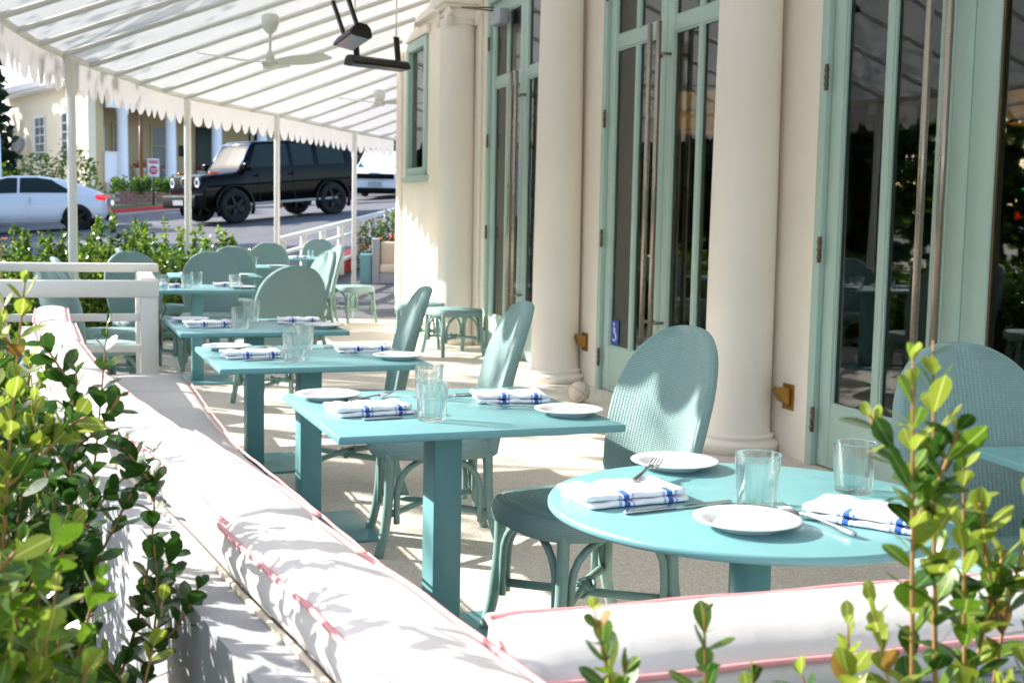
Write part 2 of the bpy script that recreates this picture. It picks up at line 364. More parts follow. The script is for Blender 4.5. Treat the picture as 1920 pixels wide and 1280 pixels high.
# door sets
def door_set(a, b_):
    mid = (a+b_)/2
    mb = MB(); mb.rbox(-.02, .12, a-j+.002, a, 0, DH+j-.002, .004); mb.rbox(-.02, .12, b_, b_+j-.002, 0, DH+j-.002, .004); mb.rbox(-.02, .12, a+.001, b_-.001, DH, DH+j-.002, .004)
    mb.build('door_frame', 'sage_paint', bld)
    for lf in (0, 1):
        y0, y1 = (a+.006, mid-.003) if lf == 0 else (mid+.003, b_-.006)
        mb = MB(); st = .11; x0, x1 = .012, .06; wide = (a < 4 and lf == 0); sl_ = .30 if wide else st
        s0, s1 = (y0+st, y1-sl_) if lf == 0 else (y0+sl_, y1-st)
        mb.rbox(x0, x1, y0, s0, .01, DH-.006, .005); mb.rbox(x0, x1, s1, y1 if not wide else s1+.17, .01, DH-.006, .005)
        if wide: mb.rbox(x0-.004, x1, s1+.175, y1, .01, DH-.006, .005)
        mb.rbox(x0+.001, x1-.001, s0, s1, .01, .355, .005); mb.rbox(x0+.001, x1-.001, s0, s1, DH-.13, DH-.006, .005)
        mb.rbox(x0+.001, x1-.001, s0, s1, 2.65, 2.75, .005)
        mm = (s0+s1)/2; lights = [(s0, s1)] if wide else [(s0, mm-.028), (mm+.028, s1)]
        if not wide: mb.rbox(x0+.003, x1-.003, mm-.028, mm+.028, .355, 2.65, .004); mb.rbox(x0+.003, x1-.003, mm-.028, mm+.028, 2.75, DH-.13, .004)
        leaf = mb.build('door', 'sage_paint', bld)
        # glazing beads
        mb = MB()
        for (p, q) in lights:
            for (z0, z1) in ((.355, 2.65), (2.75, DH-.13)):
                mb.box(.022, .034, p, p+.014, z0, z1); mb.box(.022, .034, q-.014, q, z0, z1)
                mb.box(.0225, .0335, p+.014, q-.014, z0, z0+.014); mb.box(.0225, .0335, p+.014, q-.014, z1-.014, z1)
        mb.build('glazing_bead', 'hinge_metal' if wide else 'sage_paint', leaf)
        for (p, q) in lights:
            for (z0, z1) in ((.355, 2.65), (2.75, DH-.13)):
                MB().box(.038, .044, p-.005, q+.005, z0-.005, z1+.005).build('pane', 'window_glass', leaf)
        yh = mid-.075 if lf == 0 else mid+.075
        mb = MB(); mb.tube([(-.085, yh, .48), (-.085, yh, 2.72)], .019, 14)
        for zz in (.62, 2.5): mb.tube([(-.085, yh, zz), (.012, yh, zz)], .011, 8)
        mb.build('door_handle', 'steel', leaf)
        yg = a if lf == 0 else b_
        for zz in (.26, 1.2, 2.13, 3.1):
            mb = MB(); mb.tube([(-.022, yg, zz-.07), (-.022, yg, zz+.07)], .011, 8)
            for q in (-.04, 0, .04): mb.tube([(-.022, yg, zz+q-.008), (-.022, yg, zz+q+.008)], .0135, 8)
            mb.build('hinge', 'hinge_metal', leaf)
for a, b_ in DOORS: door_set(a, b_)
# casement window near the far corner, with panes
win = MB(); 
for (y0, y1, z0, z1) in ((14.96, 15.06, 1.86, 3.54), (15.89, 15.99, 1.86, 3.54), (15.06, 15.89, 3.43, 3.54), (15.06, 15.89, 1.86, 1.96)):
    win.rbox(-.035, .1, y0, y1, z0, z1, .006)
wf = win.build('window', 'sage_paint', bld)
MB().rbox(-.07, .05, 14.88, 16.08, 1.80, 1.855, .006).build('window_sill', 'sage_paint', wf)
MB().box(.03, .036, 15.05, 15.9, 1.95, 3.44).build('pane', 'window_glass', wf)
MB().rbox(-.05, 0.0, 14.86, 16.1, 3.56, 3.66, .01).build('window_hood', 'stucco', wf)
# columns with ionic capitals
def volute(mb, M, s=1):
    pts = [];
    for k in range(46):
        a = k*.32; r = .095*math.exp(-.125*a)*s; pts.append((0, r*math.cos(a), r*math.sin(a)))
    mb.tube(pts, [.019*math.exp(-.05*k*.32*1.2)+.003 for k in range(46)], 6, M=M)
    mb.lathe([(0, -.04), (.08*s, -.04), (.08*s, .02), (0, .02)], 16, M=M @ Matrix.Rotation(R(90), 4, 'Y'))
for i, y in enumerate((6.55, 9.72, 12.89)):
    c = thing('column', ['smooth cream column nearest the camera, between two brass door holders', 'smooth cream column with a leather ball at its foot', 'farthest cream column, with an ionic scroll capital in view'][i], 'column', (3.545, y, 0), 0, 'columns along the terrace wall')
    prof = [(.205, .105)]+[(.198-.026*(k/12)**1.6, .12+k*(3.32-.12)/12) for k in range(13)]
    MB().lathe(prof, 40).build('shaft', 'column_paint', c)
    b1 = MB(); b1.lathe([(.0, .0), (.25, .0), (.25, .035), (.258, .05), (.25, .068), (.222, .075), (.215, .085), (.226, .095), (.222, .108), (.2, .115)], 40); b1.build('base', 'column_paint', c)
    cp = MB(); cp.lathe([(.172, 3.30), (.185, 3.31), (.185, 3.33), (.175, 3.335), (.19, 3.36), (.20, 3.40)], 32)
    cp.rbox(-.20, .20, -.22, .22, 3.50, 3.54, .01); cp.rbox(-.16, .16, -.20, .20, 3.395, 3.50, .015)
    for sy in (-1, 1): 
        for sxx in (-1, 1): volute(cp, Matrix.Translation((sxx*.165, sy*.17, 3.415)) @ Matrix.Scale(sy, 4, (0, 1, 0)) @ Matrix.Scale(sxx, 4, (1, 0, 0)))
    for k in range(5): cp.lathe([(0, -.022), (.018, -.012), (.022, 0), (.018, .012), (0, .022)], 8, c=(-.165, -.08+k*.04, 3.435))
    cp.rbox(-.24, .19, -.25, .25, 3.54, 3.715, .01)
    cp.build('capital', 'column_paint', c)
# brass door holders
for i, y in enumerate((6.29, 9.52)):
    t = thing('door_holder', ['square brass door holder on the pier beside the nearest column', 'square brass door holder on the pier behind the leather ball'][i], 'door holder', (WX, y, .345), 0, 'brass door holders')
    MB().rbox(-.008, -.0005, -.06, .06, -.075, .075, .002).build('back_plate', 'brass', t)
    mb = MB(); mb.prism([(-.0085, -.05), (-.0085, .05), (-.085, .062), (-.09, .03), (-.06, -.02)], 1, -.035, .035); mb.build('catch', 'brass', t)
# accessibility sign on the door glass
ada = thing('accessibility_sign', 'small blue wheelchair access sign on the middle door glass', 'sign', (WX+.034, 8.985, .47))
MB().box(-.003, 0, -.075, .075, -.095, .095).build('panel', 'sign_blue', ada)
mb = MB(); X_ = -.005
mb.lathe([(0, 0), (.013, 0), (.013, .002), (0, .002)], 12, M=Matrix.Translation((X_, .008, .066)) @ Matrix.Rotation(R(-90), 4, 'Y'))
def flat(pts, r=.0065): mb.tube([(X_, p, q) for p, q in pts], r, 6)
flat([(.008, .045), (.006, .0), (-.025, .0), (-.034, -.045), (-.048, -.04)]); flat([(.007, .025), (-.022, .025)])
flat([(.022+.034*math.cos(a)-.022, -.03+.034*math.sin(a)) for a in [R(80+k*15) for k in range(0, 17)]], .005)
mb.build('wheelchair_symbol', 'sign_white', ada)
# door closer above the far door
dc = thing('door_closer', 'grey door closer box with thin arm over the far doors', 'door closer', (WX-.005, 11.9, 3.3))
MB().rbox(-.10, 0, -.16, .16, -.07, .07, .012).build('case', 'plate_grey', dc)
mb = MB(); mb.tube([(-.06, .1, .075), (-.34, .34, .13)], .009, 6); mb.tube([(-.34, .34, .13), (-.02, .28, .14)], .008, 6); mb.build('arm', 'hinge_metal', dc)
# ---------------------------------------------------------------- interior
mb = MB(); mb.box(.29, 7, -2, 16.3, -.05, -.002); struct('interior_floor', mb, 'interior_floor').location.x = WX
mb = MB(); mb.box(7, 7.1, -2, 16.3, 0, 4.0); mb.box(.29, 7, -2.1, -2.0, 0, 4.0); struct('interior_wall', mb, 'interior_wall').location.x = WX
mb = MB(); mb.box(.29, 7, -2, 16.3, 4.0, 4.1); struct('interior_ceiling', mb, 'interior_ceiling').location.x = WX
mb = MB(); mb.box(T, 9, -2, 16.6, 4.45, 4.6); mb.build('roof_slab', 'stucco', bld)
def pendant(x, y, z, r, h, label):
    t = thing('pendant_lamp', label, 'lamp', (x, y, z), 0, 'amber pendant lamps inside')
    MB().lathe([(r, -h/2), (r, h/2)], 32).build('shade', 'lamp_amber', t)
    mb = MB(); mb.lathe([(r+.004, -h/2-.01), (r+.012, -h/2), (r+.004, -h/2+.01)], 32); mb.lathe([(r+.004, h/2-.01), (r+.012, h/2), (r+.004, h/2+.01)], 32); mb.lathe([(r+.003, -.012), (r+.009, 0), (r+.003, .012)], 32)
    mb.build('band', 'brass', t); MB().tube([(0, 0, h/2), (0, 0, 4.0-z)], .008, 6).build('stem', 'brass', t)
pendant(6.4, 12.6, 2.55, .42, .42, 'amber drum lamp seen through the middle door panes')
pendant(5.87, 6.56, 2.12, .40, .20, 'amber drum lamp seen through the nearest glass door')
sc_ = thing('sconce', 'round cream wall sconce glimpsed through the nearest glass', 'lamp', (6.25, 7.38, 1.98))
MB().lathe([(0, .05), (.05, .045), (.09, .02), (.1, 0), (.09, -.02), (0, -.03)], 20, M=Matrix.Rotation(R(-100), 4, 'Y')).build('disc', 'beige_cushion', sc_)
MB().tube([(0, 0, 0), (0.02, 0, .5), (.02, 0, 1.9)], .008, 6).build('stem', 'brass', sc_)
def text_mesh(name, txt, size, m, parent, M, ext=.001):
    cu = bpy.data.curves.new(name, 'FONT'); cu.body = txt; cu.size = size; cu.align_x = 'CENTER'; cu.align_y = 'CENTER'; cu.extrude = ext; cu.resolution_u = 2
    t = bpy.data.objects.new(name, cu); COL.objects.link(t); bpy.context.view_layer.update()
    me = bpy.data.meshes.new_from_object(t.evaluated_get(bpy.context.evaluated_depsgraph_get())); bpy.data.objects.remove(t)
    me.name = name; me.materials.clear(); me.materials.append(MATS[m]); o = obj(name, me, parent); o.matrix_local = M; return o
FACE = lambda loc, rz: Matrix.Translation(loc) @ Matrix.Rotation(rz, 4, 'Z') @ Matrix.Rotation(R(90), 4, 'X')
led = thing('digital_clock', 'small dark display with red digits inside the nearest doorway', 'clock', (6.5, 7.72, 1.43))
MB().rbox(-.11, .11, 0, .05, -.06, .06, .01, M=Matrix.Rotation(R(-45), 4, 'Z')).build('case', 'black_metal', led)
text_mesh('digits', '8-9', .09, 'led_red', led, FACE((-.004, -.004, 0), R(-45)))
MB().lathe([(0, .014), (.014, 0), (0, -.014)], 8, c=(-.02, -.02, .2)).build('indicator_light', 'led_green', led)
it = thing('indoor_table', 'brown wooden table just inside the nearest glass door', 'table', (4.98, 5.4, 0))
MB().rbox(-.4, .4, -.4, .4, .72, .75, .006).build('table_top', 'wood_brown', it); MB().tube([(0, 0, 0), (0, 0, .72)], .05, 10).build('pedestal', 'wood_brown', it); MB().rbox(-.25, .25, -.25, .25, 0, .02, .005).build('base', 'black_metal', it)

# ---------------------------------------------------------------- awning
def awz(x, y): return 2.70+.40*(x-interp(EDGE, y))
aw = thing('awning', 'white fabric awning with scalloped valance over the terrace', 'awning')
YS = [-2+.3*k for k in range(78)]                       # to y = 21.1
mb = MB()
def xr(y): return WX-.14 if y < 16.62 else 9.0
for (ya, yb, k) in ((-2, 16.62, 62), (16.62, 21.1, 16)):
    x1 = WX-.02 if ya < 0 else 8.2
    mb.grid(lambda u, v: ((lambda y: (lambda x: (x, y, awz(x, y)-.02*math.sin(math.pi*u)))(interp(EDGE, y)-.05+(x1-interp(EDGE, y)+.05)*u))(ya+(yb-ya)*v)), 10, k)
mb.build('canopy', 'awning_fabric', aw)
y = -1.8
while y < 21:
    xe = interp(EDGE, y); x1 = WX-.16 if y < 16.6 else 8.0
    MB().tube([(xe, y, awz(xe, y)-.045), (x1, y, awz(x1, y)-.055)], .026, 8).build('rafter', 'rafter', aw); y += .70
ecurve = catmull([(interp(EDGE, y), y, 2.67) for y in (-2, 2, 6, 9, 10.3, 11.6, 13.3, 14.95, 17, 19.5, 21.2)], 6)
MB().tube(ecurve, .03, 8).build('edge_rail', 'white_paint', aw)
MB().tube([(ecurve[-1]), (8.3, 21.2, 2.67)], .03, 8).build('edge_rail', 'white_paint', aw)
# valance: scalloped cloth strip following the edge, outside the rail
def resample(pts, step):
    out = [pts[0]]; acc = 0
    for a, b_ in zip(pts, pts[1:]):
        L = (b_-a).length; d = step-acc
        while d <= L: out.append(a+(b_-a)*(d/L)); d += step
        acc = (acc+L) % step
    return out
def valance(pts, name='valance'):
    pl = resample(pts, .03); vs, fs = [], []; n_ = len(pl); SC = 8
    for i, p in enumerate(pl):
        t = (pl[min(i+1, n_-1)]-pl[max(i-1, 0)]).normalized(); nn = Vector((-t.y, t.x, 0))
        ph = (i % SC)/SC; dz = .125*math.sqrt(max(0, math.sin(math.pi*ph)))**1.1
        for k in range(5):
            q = k/4; off = .036+q*q*(.012*math.sin(i*.23)+.004*math.sin(i*.71+1))
            vs.append((p.x+nn.x*off, p.y+nn.y*off, 2.70-q*(.22+dz)))
    for i in range(n_-1):
        for k in range(4): fs.append((i*5+k, (i+1)*5+k, (i+1)*5+k+1, i*5+k+1))
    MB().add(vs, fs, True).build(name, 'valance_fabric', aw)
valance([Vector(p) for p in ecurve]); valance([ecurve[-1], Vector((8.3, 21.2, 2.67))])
for i, (x, y) in enumerate(((-.33, 11.6), (.85, 14.95), (2.13, 16.98), (3.68, 19.62))):
    t = thing('awning_post', ['slim white awning post nearest the white sedan', 'slim white awning post in front of the black car bonnet', 'slim white awning post in front of the black car doors', 'slim white awning post beside the far ramp railing'][i], 'post', (x+.05, y, 0), math.atan2(*(Vector((.8, .6)))) , 'awning posts')
    MB().rbox(-.03, .03, -.03, .03, .01, 2.64, .006).build('shaft', 'white_paint', t); MB().rbox(-.07, .07, -.07, .07, 0, .012, .003).build('foot_plate', 'white_paint', t)
# ---------------------------------------------------------------- ceiling fans
for i, (x, y, z, rz) in enumerate(((1.55, 12.6, 2.83, R(-48)), (3.72, 17.7, 2.96, R(-44)))):
    zc = awz(x, y)-.06
    t = thing('ceiling_fan', ['white three blade ceiling fan nearer the camera, under the awning', 'white three blade ceiling fan farther off, behind the heater'][i], 'fan', (x, y, z), 0, 'ceiling fans')
    MB().lathe([(.0, .015), (.075, .01), (.085, -.02), (.06, -.05), (0, -.055)], 20).build('hub', 'fan_white', t)
    MB().lathe([(.028, .0), (.05, .03), (.03, .09), (.013, .12)], 16).build('motor_cap', 'fan_white', t)
    MB().tube([(0, 0, .1), (0, 0, zc-z-.14)], .013, 8).build('down_rod', 'fan_white', t)
    MB().lathe([(.015, zc-z-.17), (.06, zc-z-.13), (.085, zc-z-.06), (.085, zc-z+.01), (.06, zc-z+.03), (0, zc-z+.03)], 16).build('canopy_cover', 'fan_white', t)
    for k in range(3):
        a = rz+k*2*math.pi/3
        def bl(u, v, top=0):
            L = .05+.66*u; wd = .045+.085*math.sin(min(1, u*1.25)*math.pi*.78)*(1 if u < .97 else .6); c0 = (v-.5)*2*wd
            return (L, c0+.05*u*(1-u), -.01+top+.035*u*u-.18*c0)
        mb = MB(); Mz = Matrix.Rotation(a, 4, 'Z'); mb.grid(lambda u, v: bl(u, v), 12, 4, M=Mz); mb.grid(lambda u, v: bl(u, v, .008), 12, 4, M=Mz)
        for vv in (0, 1): mb.grid(lambda u, v: bl(u, vv, .008*v), 12, 1, M=Mz)
        mb.grid(lambda u, v: bl(1, u, .008*v), 4, 1, M=Mz); mb.build('blade', 'fan_white', t)
# ---------------------------------------------------------------- hanging infrared heaters
def heater(loc, rz, tilt, L, label, hang, lean):
    t = thing('patio_heater', label, 'heater', loc, rz, 'black hanging heaters')
    Mt = Matrix.Rotation(tilt, 4, 'X'); k_ = .72
    prof = [(-.11*k_, 0), (.11*k_, 0), (.115*k_, .015), (.085*k_, .065), (.04*k_, .09), (-.04*k_, .09), (-.085*k_, .065), (-.115*k_, .015)]
    MB().prism(prof, 0, -L/2, L/2, M=Mt).build('housing', 'black_metal', t)
    mb = MB(); mb.box(-L/2+.03, L/2-.03, -.095*k_, .095*k_, -.006, -.001, M=Mt); mb.build('emitter', 'heater_glass', t)
    zt = awz(loc[0], loc[1])-loc[2]-.05
    for s in (-1, 1):
        x_ = s*L*.36; vs_ = [(x_-.03, 0, .06), (x_+.03, 0, .06), (x_+.03, lean, hang), (x_-.03, lean, hang)]
        MB().add([(p[0], p[1]-.012, p[2]) for p in vs_]+[(p[0], p[1]+.012, p[2]) for p in vs_], [(0, 1, 2, 3), (7, 6, 5, 4), (0, 4, 5, 1), (1, 5, 6, 2), (2, 6, 7, 3), (3, 7, 4, 0)]).build('hanger', 'black_metal', t)
        MB().tube([(x_, lean, hang-.01), (x_, lean, zt)], .008, 6).build('rod', 'white_paint', t)
heater((1.80, 9.62, 2.66), R(90), R(12), .74, 'black hanging heater nearest the camera, tilted, on two straps', .34, .10)
heater((2.70, 12.95, 2.88), R(25), R(-6), .74, 'long black heater hanging beside the far window, seen lengthwise', .34, .04)
heater((2.19, 8.7, 2.93), R(90), R(10), .7, 'black heater cut off by the top edge of the picture', .3, .08)

# ================================================================ BENCH
PADL = [(1.1, .325), (1.36, .283), (1.61, .25), (1.87, .205), (2.36, .132), (2.95, .03), (3.6, -.08), (4.3, -.18), (5.2, -.26), (6.2, -.315), (7.1, -.35)]
SEATF = [(1.2, .78), (2.4, .70), (3.2, .615), (3.95, .535), (4.6, .46), (5.6, .42), (6.8, .39)]
bench = thing('banquette', 'white corner banquette with low curved outer wall along the hedge', 'bench')
yy = [1.08+.12*k for k in range(49)]
def sweep(x0f, x1f, z0, z1, ys_):
    m_ = MB(); vs = []; fs = []
    for y in ys_: vs += [(x0f(y), y, z0), (x1f(y), y, z0), (x1f(y), y, z1), (x0f(y), y, z1)]
    for i in range(len(ys_)-1):
        for k in range(4): fs.append((4*i+k, 4*i+(k+1) % 4, 4*i+4+(k+1) % 4, 4*i+4+k))
    e = 4*(len(ys_)-1); fs += [(3, 2, 1, 0), (e, e+1, e+2, e+3)]
    return m_.add(vs, fs)
pl_ = lambda y: interp(PADL, y)
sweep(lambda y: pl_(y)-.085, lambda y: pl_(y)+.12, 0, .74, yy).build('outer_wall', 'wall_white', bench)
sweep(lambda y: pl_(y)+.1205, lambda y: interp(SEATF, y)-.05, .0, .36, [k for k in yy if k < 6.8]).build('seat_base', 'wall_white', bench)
mb = MB(); mb.tube([(pl_(y)-.004, y, .744) for y in yy], .0055, 6); mb.build('joint_strip', 'beige_cushion', bench)
mb = MB(); mb.box(.30, 3.3, 1.235, 1.372, 0, .735); mb.build('front_wall', 'wall_white', bench)
mb = MB(); mb.box(.52, 3.3, 1.3725, 1.72, 0, .36); mb.build('front_seat_base', 'wall_white', bench)
# cushions: soft box pads with pink piping, wrinkled
def pad(name, label, x0f, x1f, y0, y1, z0, z1, group, crown=.012, piping='both', seed=0, matn='cushion', tilt=0, ends=False):
    rr = random.Random(seed); ph = [rr.random()*6 for _ in range(6)]
    N = max(8, int((y1-y0)/.035)); K = 20
    t = thing(name, label, 'cushion', (0, 0, 0), 0, group); vs, fs = [], []
    for i in range(N+1):
        u = i/N; y = y0+(y1-y0)*u; e = min(u, 1-u)*(y1-y0); ins = .010*max(0, 1-e/.03)**2
        a, b_ = x0f(y), x1f(y); cx, hw = (a+b_)/2, (b_-a)/2-ins*.6
        wr = (.0022*math.sin(y*31+ph[0])*math.sin(y*13+ph[1])+.0012*math.sin(y*57+ph[2]))*(1 if x0f(1) > -1 else .5)
        for k in range(K):
            an = 2*math.pi*k/K; c, s_ = math.cos(an), math.sin(an); p = .32
            px = math.copysign(abs(c)**p, c); pz = math.copysign(abs(s_)**.36, s_)
            bul = crown*(1-px*px) if s_ > 0 else 0
            wob = wr*(1 if s_ > -.2 else 0)*(1+.6*math.sin(px*5+ph[3]))*(1-px**4)
            vs.append((cx+px*(hw+.008*(1-abs(pz))), y, (z0+z1)/2+pz*((z1-z0)/2-ins*.5)+(bul+wob)*(1 if s_ > 0 else .0)+(tilt*px if s_ > 0 else tilt*px*.3)))
    for i in range(N):
        for k in range(K): fs.append((i*K+k, i*K+(k+1) % K, (i+1)*K+(k+1) % K, (i+1)*K+k))
    fs += [tuple(range(K-1, -1, -1)), tuple(N*K+k for k in range(K))]
    MB().add(vs, fs, True).build('cover', matn, t)
    mb = MB(); zt = z1-.007
    L_ = [(x0f(y0+(y1-y0)*i/N)-.0045, y0+(y1-y0)*i/N, zt-tilt+.0012*math.sin(i*.9+ph[4])) for i in range(N+1)]
    Rr = [(x1f(y0+(y1-y0)*i/N)+.0045, y0+(y1-y0)*i/N, zt+tilt+.0012*math.sin(i*.8+ph[5])) for i in range(N+1)]
    if piping in ('both', 'left'): mb.tube(L_, .0048, 6)
    if piping in ('both', 'right'): mb.tube(Rr, .0048, 6)
    if ends:
        for p, q in ((L_[0], Rr[0]), (L_[-1], Rr[-1])):
            mb.tube([p, tuple((Vector(p)+Vector(q))/2+Vector((0, 0, crown*.5))), q], .004, 6)
    mb.build('piping', 'pink_piping', t); return t
g1 = 'bench back pads'
cuts = [1.13, 2.08, 2.98, 4.15, 5.15, 6.05, 7.0]
labs = ['long white back pad nearest the camera at the bench corner', 'white back pad, second along the curved bench from the camera', 'white back pad, third along the bench, behind the leafy shrub', 'white back pad, fourth along the bench, half hidden by leaves', 'creased white back pad, next to last before the white railing', 'small creased white back pad ending at the white railing']
for i in range(6):
    sh = lambda y, i=i: .012*math.sin(i*2.1)
    pad('back_pad', labs[i], lambda y, s=sh: pl_(y)+s(y), lambda y, s=sh: pl_(y)+.152+s(y), cuts[i]+.004, cuts[i+1]-.004, .741, .825+.004*(i % 2), g1, .012, seed=i)
g2 = 'bench seat cushions'
cuts = [1.75, 3.1, 4.62, 6.15, 6.85]
labs = ['white seat cushion beside the front square table', 'white seat cushion beside the second square table', 'white seat cushion beside the third square table', 'white seat cushion at the railing end of the bench']
for i in range(4):
    pad('seat_cushion', labs[i], lambda y: pl_(y)+.165, lambda y: interp(SEATF, y), cuts[i]+.004, cuts[i+1]-.004, .361, .475, g2, .012, 'right', 20+i)
# front bench (runs to the right)
def pad_x(name, label, x0, x1, y0, y1, z0, z1, group, seed, crown=.016, tilt_=-.022):
    t = pad(name, label, lambda y: -y1, lambda y: -y0, x0, x1, z0, z1, group, crown, 'both', seed, tilt=tilt_, ends=True)
    t.rotation_euler = (0, 0, R(-90)); return t          # local (x,y) -> world (y,-x)
pad_x('back_pad', 'white back pad across the front, its pink piping facing the camera', .452, 1.70, 1.335, 1.462, .737, .815, g1, 31)
pad_x('back_pad', 'white back pad at the right edge, behind the tall sprig', 1.708, 3.1, 1.335, 1.462, .737, .815, g1, 32)
pad_x('seat_cushion', 'white seat cushion of the front bench, under the round table', .50, 1.9, 1.47, 1.74, .361, .475, g2, 33, .012, 0)
# white railing at the far end of the bench
rail = thing('white_railing', 'white timber railing frame at the end of the curved bench', 'railing', (0, 7.12, 0))
mb = MB(); mb.rbox(.17, .265, -.05, .05, 0, .94, .006); mb.build('post', 'white_paint', rail)
mb = MB(); mb.rbox(-.62, -.53, -.05, .05, 0, .94, .006); mb.build('post', 'white_paint', rail)
mb = MB(); mb.rbox(.17, .265, 1.12, 1.21, 0, .955, .006); mb.build('post', 'white_paint', rail)
mb = MB(); mb.rbox(-.66, .268, -.06, .06, .872, .962, .008); mb.build('top_rail', 'white_paint', rail)
mb = MB(); mb.rbox(-.7, .31, 1.10, 1.22, .956, 1.01, .008); mb.build('top_rail', 'white_paint', rail)
mb = MB(); mb.rbox(.178, .268, .061, 1.119, .875, .962, .006); mb.build('side_rail', 'white_paint', rail)
for z in (.76, .59, .35): mb = MB(); mb.rbox(-.53, .17, -.022, .022, z-.02, z+.02, .005); mb.build('cross_rail', 'white_paint', rail)
for z in (.76, .45): mb = MB(); mb.rbox(.20, .24, .05, 1.12, z-.02, z+.02, .005); mb.build('cross_rail', 'white_paint', rail)
mb = MB(); mb.rbox(.268, .272, -.02, .03, .5, .8, .001); mb.tube([(.285, 0, .86), (.31, .03, .80), (.28, .05, .74), (.28, .02, .6)], .004, 5); mb.build('gate_latch', 'hinge_metal', rail)

# ================================================================ FURNITURE
def square_table(label, loc, rz, first=[None]):
    if first[0] is None:
        t = thing('square_table', label, 'table', loc, rz, 'square teal tables'); h = .42
        MB().rbox(-h, h, -h, h, .728, .75, .004).build('table_top', 'teal_paint', t)
        MB().rbox(-.30, .30, -.30, .30, .712, .727, .003).build('top_plate', 'teal_paint', t)
        MB().rbox(-.045, .045, -.06, .06, .014, .711, .004).build('pedestal', 'teal_paint', t)
        MB().rbox(-.26, .26, -.26, .26, 0, .013, .004).build('base', 'teal_paint', t); first[0] = t; return t
    return copy_tree(first[0], loc, rz, label)
TY = .0447
def corner(o): return (o[0]+.42*math.cos(TY)-.42*math.sin(TY), o[1]+.42*math.sin(TY)+.42*math.cos(TY), 0)
T2 = corner((.578, 3.235)); T3 = corner((.40, 4.77)); T4 = corner((.335, 6.235))
TS = [T2, T3, T4, (.68, 10.2, 0), (.98, 12.3, 0), (1.60, 14.5, 0), (2.72, 17.5, 0), (2.56, 2.28, 0)]
TN = ['front square teal table', 'second square teal table', 'third square teal table', 'square table past the white railing', 'square table deep among the chairs', 'far square table before the hedge', 'farthest square table by the ramp', 'square table at the right edge']
TL = ['square teal table closest to the camera, with two water glasses', 'square teal table, second in the row along the bench', 'square teal table, third in the row along the bench', 'square teal table just past the white railing', 'small square teal table deep among the far chairs', 'far square teal table in front of the clipped hedge', 'farthest square teal table, near the ramp railing', 'shaded blue teal table at the right edge of the picture']
for i, p in enumerate(TS): square_table(TL[i], p, TY if i < 3 else (R(-6) if i == 7 else 0))
RT = (1.285, 2.29, 0)
rtb = thing('round_table', 'round teal pedestal table in the right foreground', 'table', RT)
MB().lathe([(0, .730), (.405, .730), (.426, .732), (.4305, .737), (.4305, .744), (.428, .749), (.424, .75), (0, .75)], 96).build('table_top', 'teal_paint', rtb)
MB().lathe([(.0, .012), (.044, .012), (.044, .7), (.0, .7)], 32).build('pedestal', 'teal_paint', rtb)
MB().lathe([(.0, .70), (.16, .70), (.16, .7295), (0, .7295)], 32).build('top_plate', 'teal_paint', rtb)
MB().lathe([(0, 0), (.25, 0), (.25, .009), (.24, .0115), (0, .0115)], 40).build('base', 'teal_paint', rtb)

# woven loom chair; faces -y
def chair_back_mesh():
    mb = MB(); zb, zt, zm = .40, 1.0, .70
    def hw(z):
        if z >= zm: return .258*max(0, 1-((z-zm)/(zt-zm))**2.5)**.46
        return .258-.05*((zm-z)/(zm-zb))**1.5
    def P(u, v, side):
        vv = 1-(1-v)**1.5; z = zb+(zt-.0005-zb)*vv; h = hw(z); x = (u*2-1)*h
        edge = min(1, (1-abs(u*2-1))*h/.022) if h > 0 else 0; rd = math.sqrt(max(0, 1-(1-edge)**2)); topf = min(1, (zt-z)/.02); rd *= math.sqrt(max(0, 1-(1-topf)**2))
        rib = .0046*abs(math.sin(math.pi*x/.0136))
        y = .205+.17*(z-.4)+.05*((z-.4)/.6)**2-.55*x*x
        return (x, y-(.021+rib)*rd if side == 0 else y+(.021+rib)*rd, z)
    mb.grid(lambda u, v: P(u, v, 0), 170, 34); mb.grid(lambda u, v: P(1-u, v, 1), 120, 26)
    return mb.mesh('backrest', 'loom_fibre')
def seat_mesh():
    mb = MB(); NR, NA = 70, 60
    def P(u, v):
        a = 2*math.pi*u; c, s_ = math.cos(a), math.sin(a); p = 2/3.2
        ex, ey = math.copysign(abs(c)**p, c)*.255, math.copysign(abs(s_)**p, s_)*.265-.03
        if v <= .8:
            r = v/.8; rib = .0045*abs(math.sin(math.pi*r*.24/.0142))
            return (ex*r*.97, ey*r*.97, .462-.012*r**3+rib*(1 if r > .05 else 0))
        q = (v-.8)/.2; an = q*math.pi*.9; rib = .002*abs(math.sin(q*math.pi*4))
        return (ex*(.97+(.03+rib)*math.sin(an)), ey*(.97+(.03+rib)*math.sin(an)), .45-.06*q)
    mb.grid(P, NA, NR); return mb.mesh('seat', 'loom_fibre')
BACK, SEAT = chair_back_mesh(), seat_mesh()
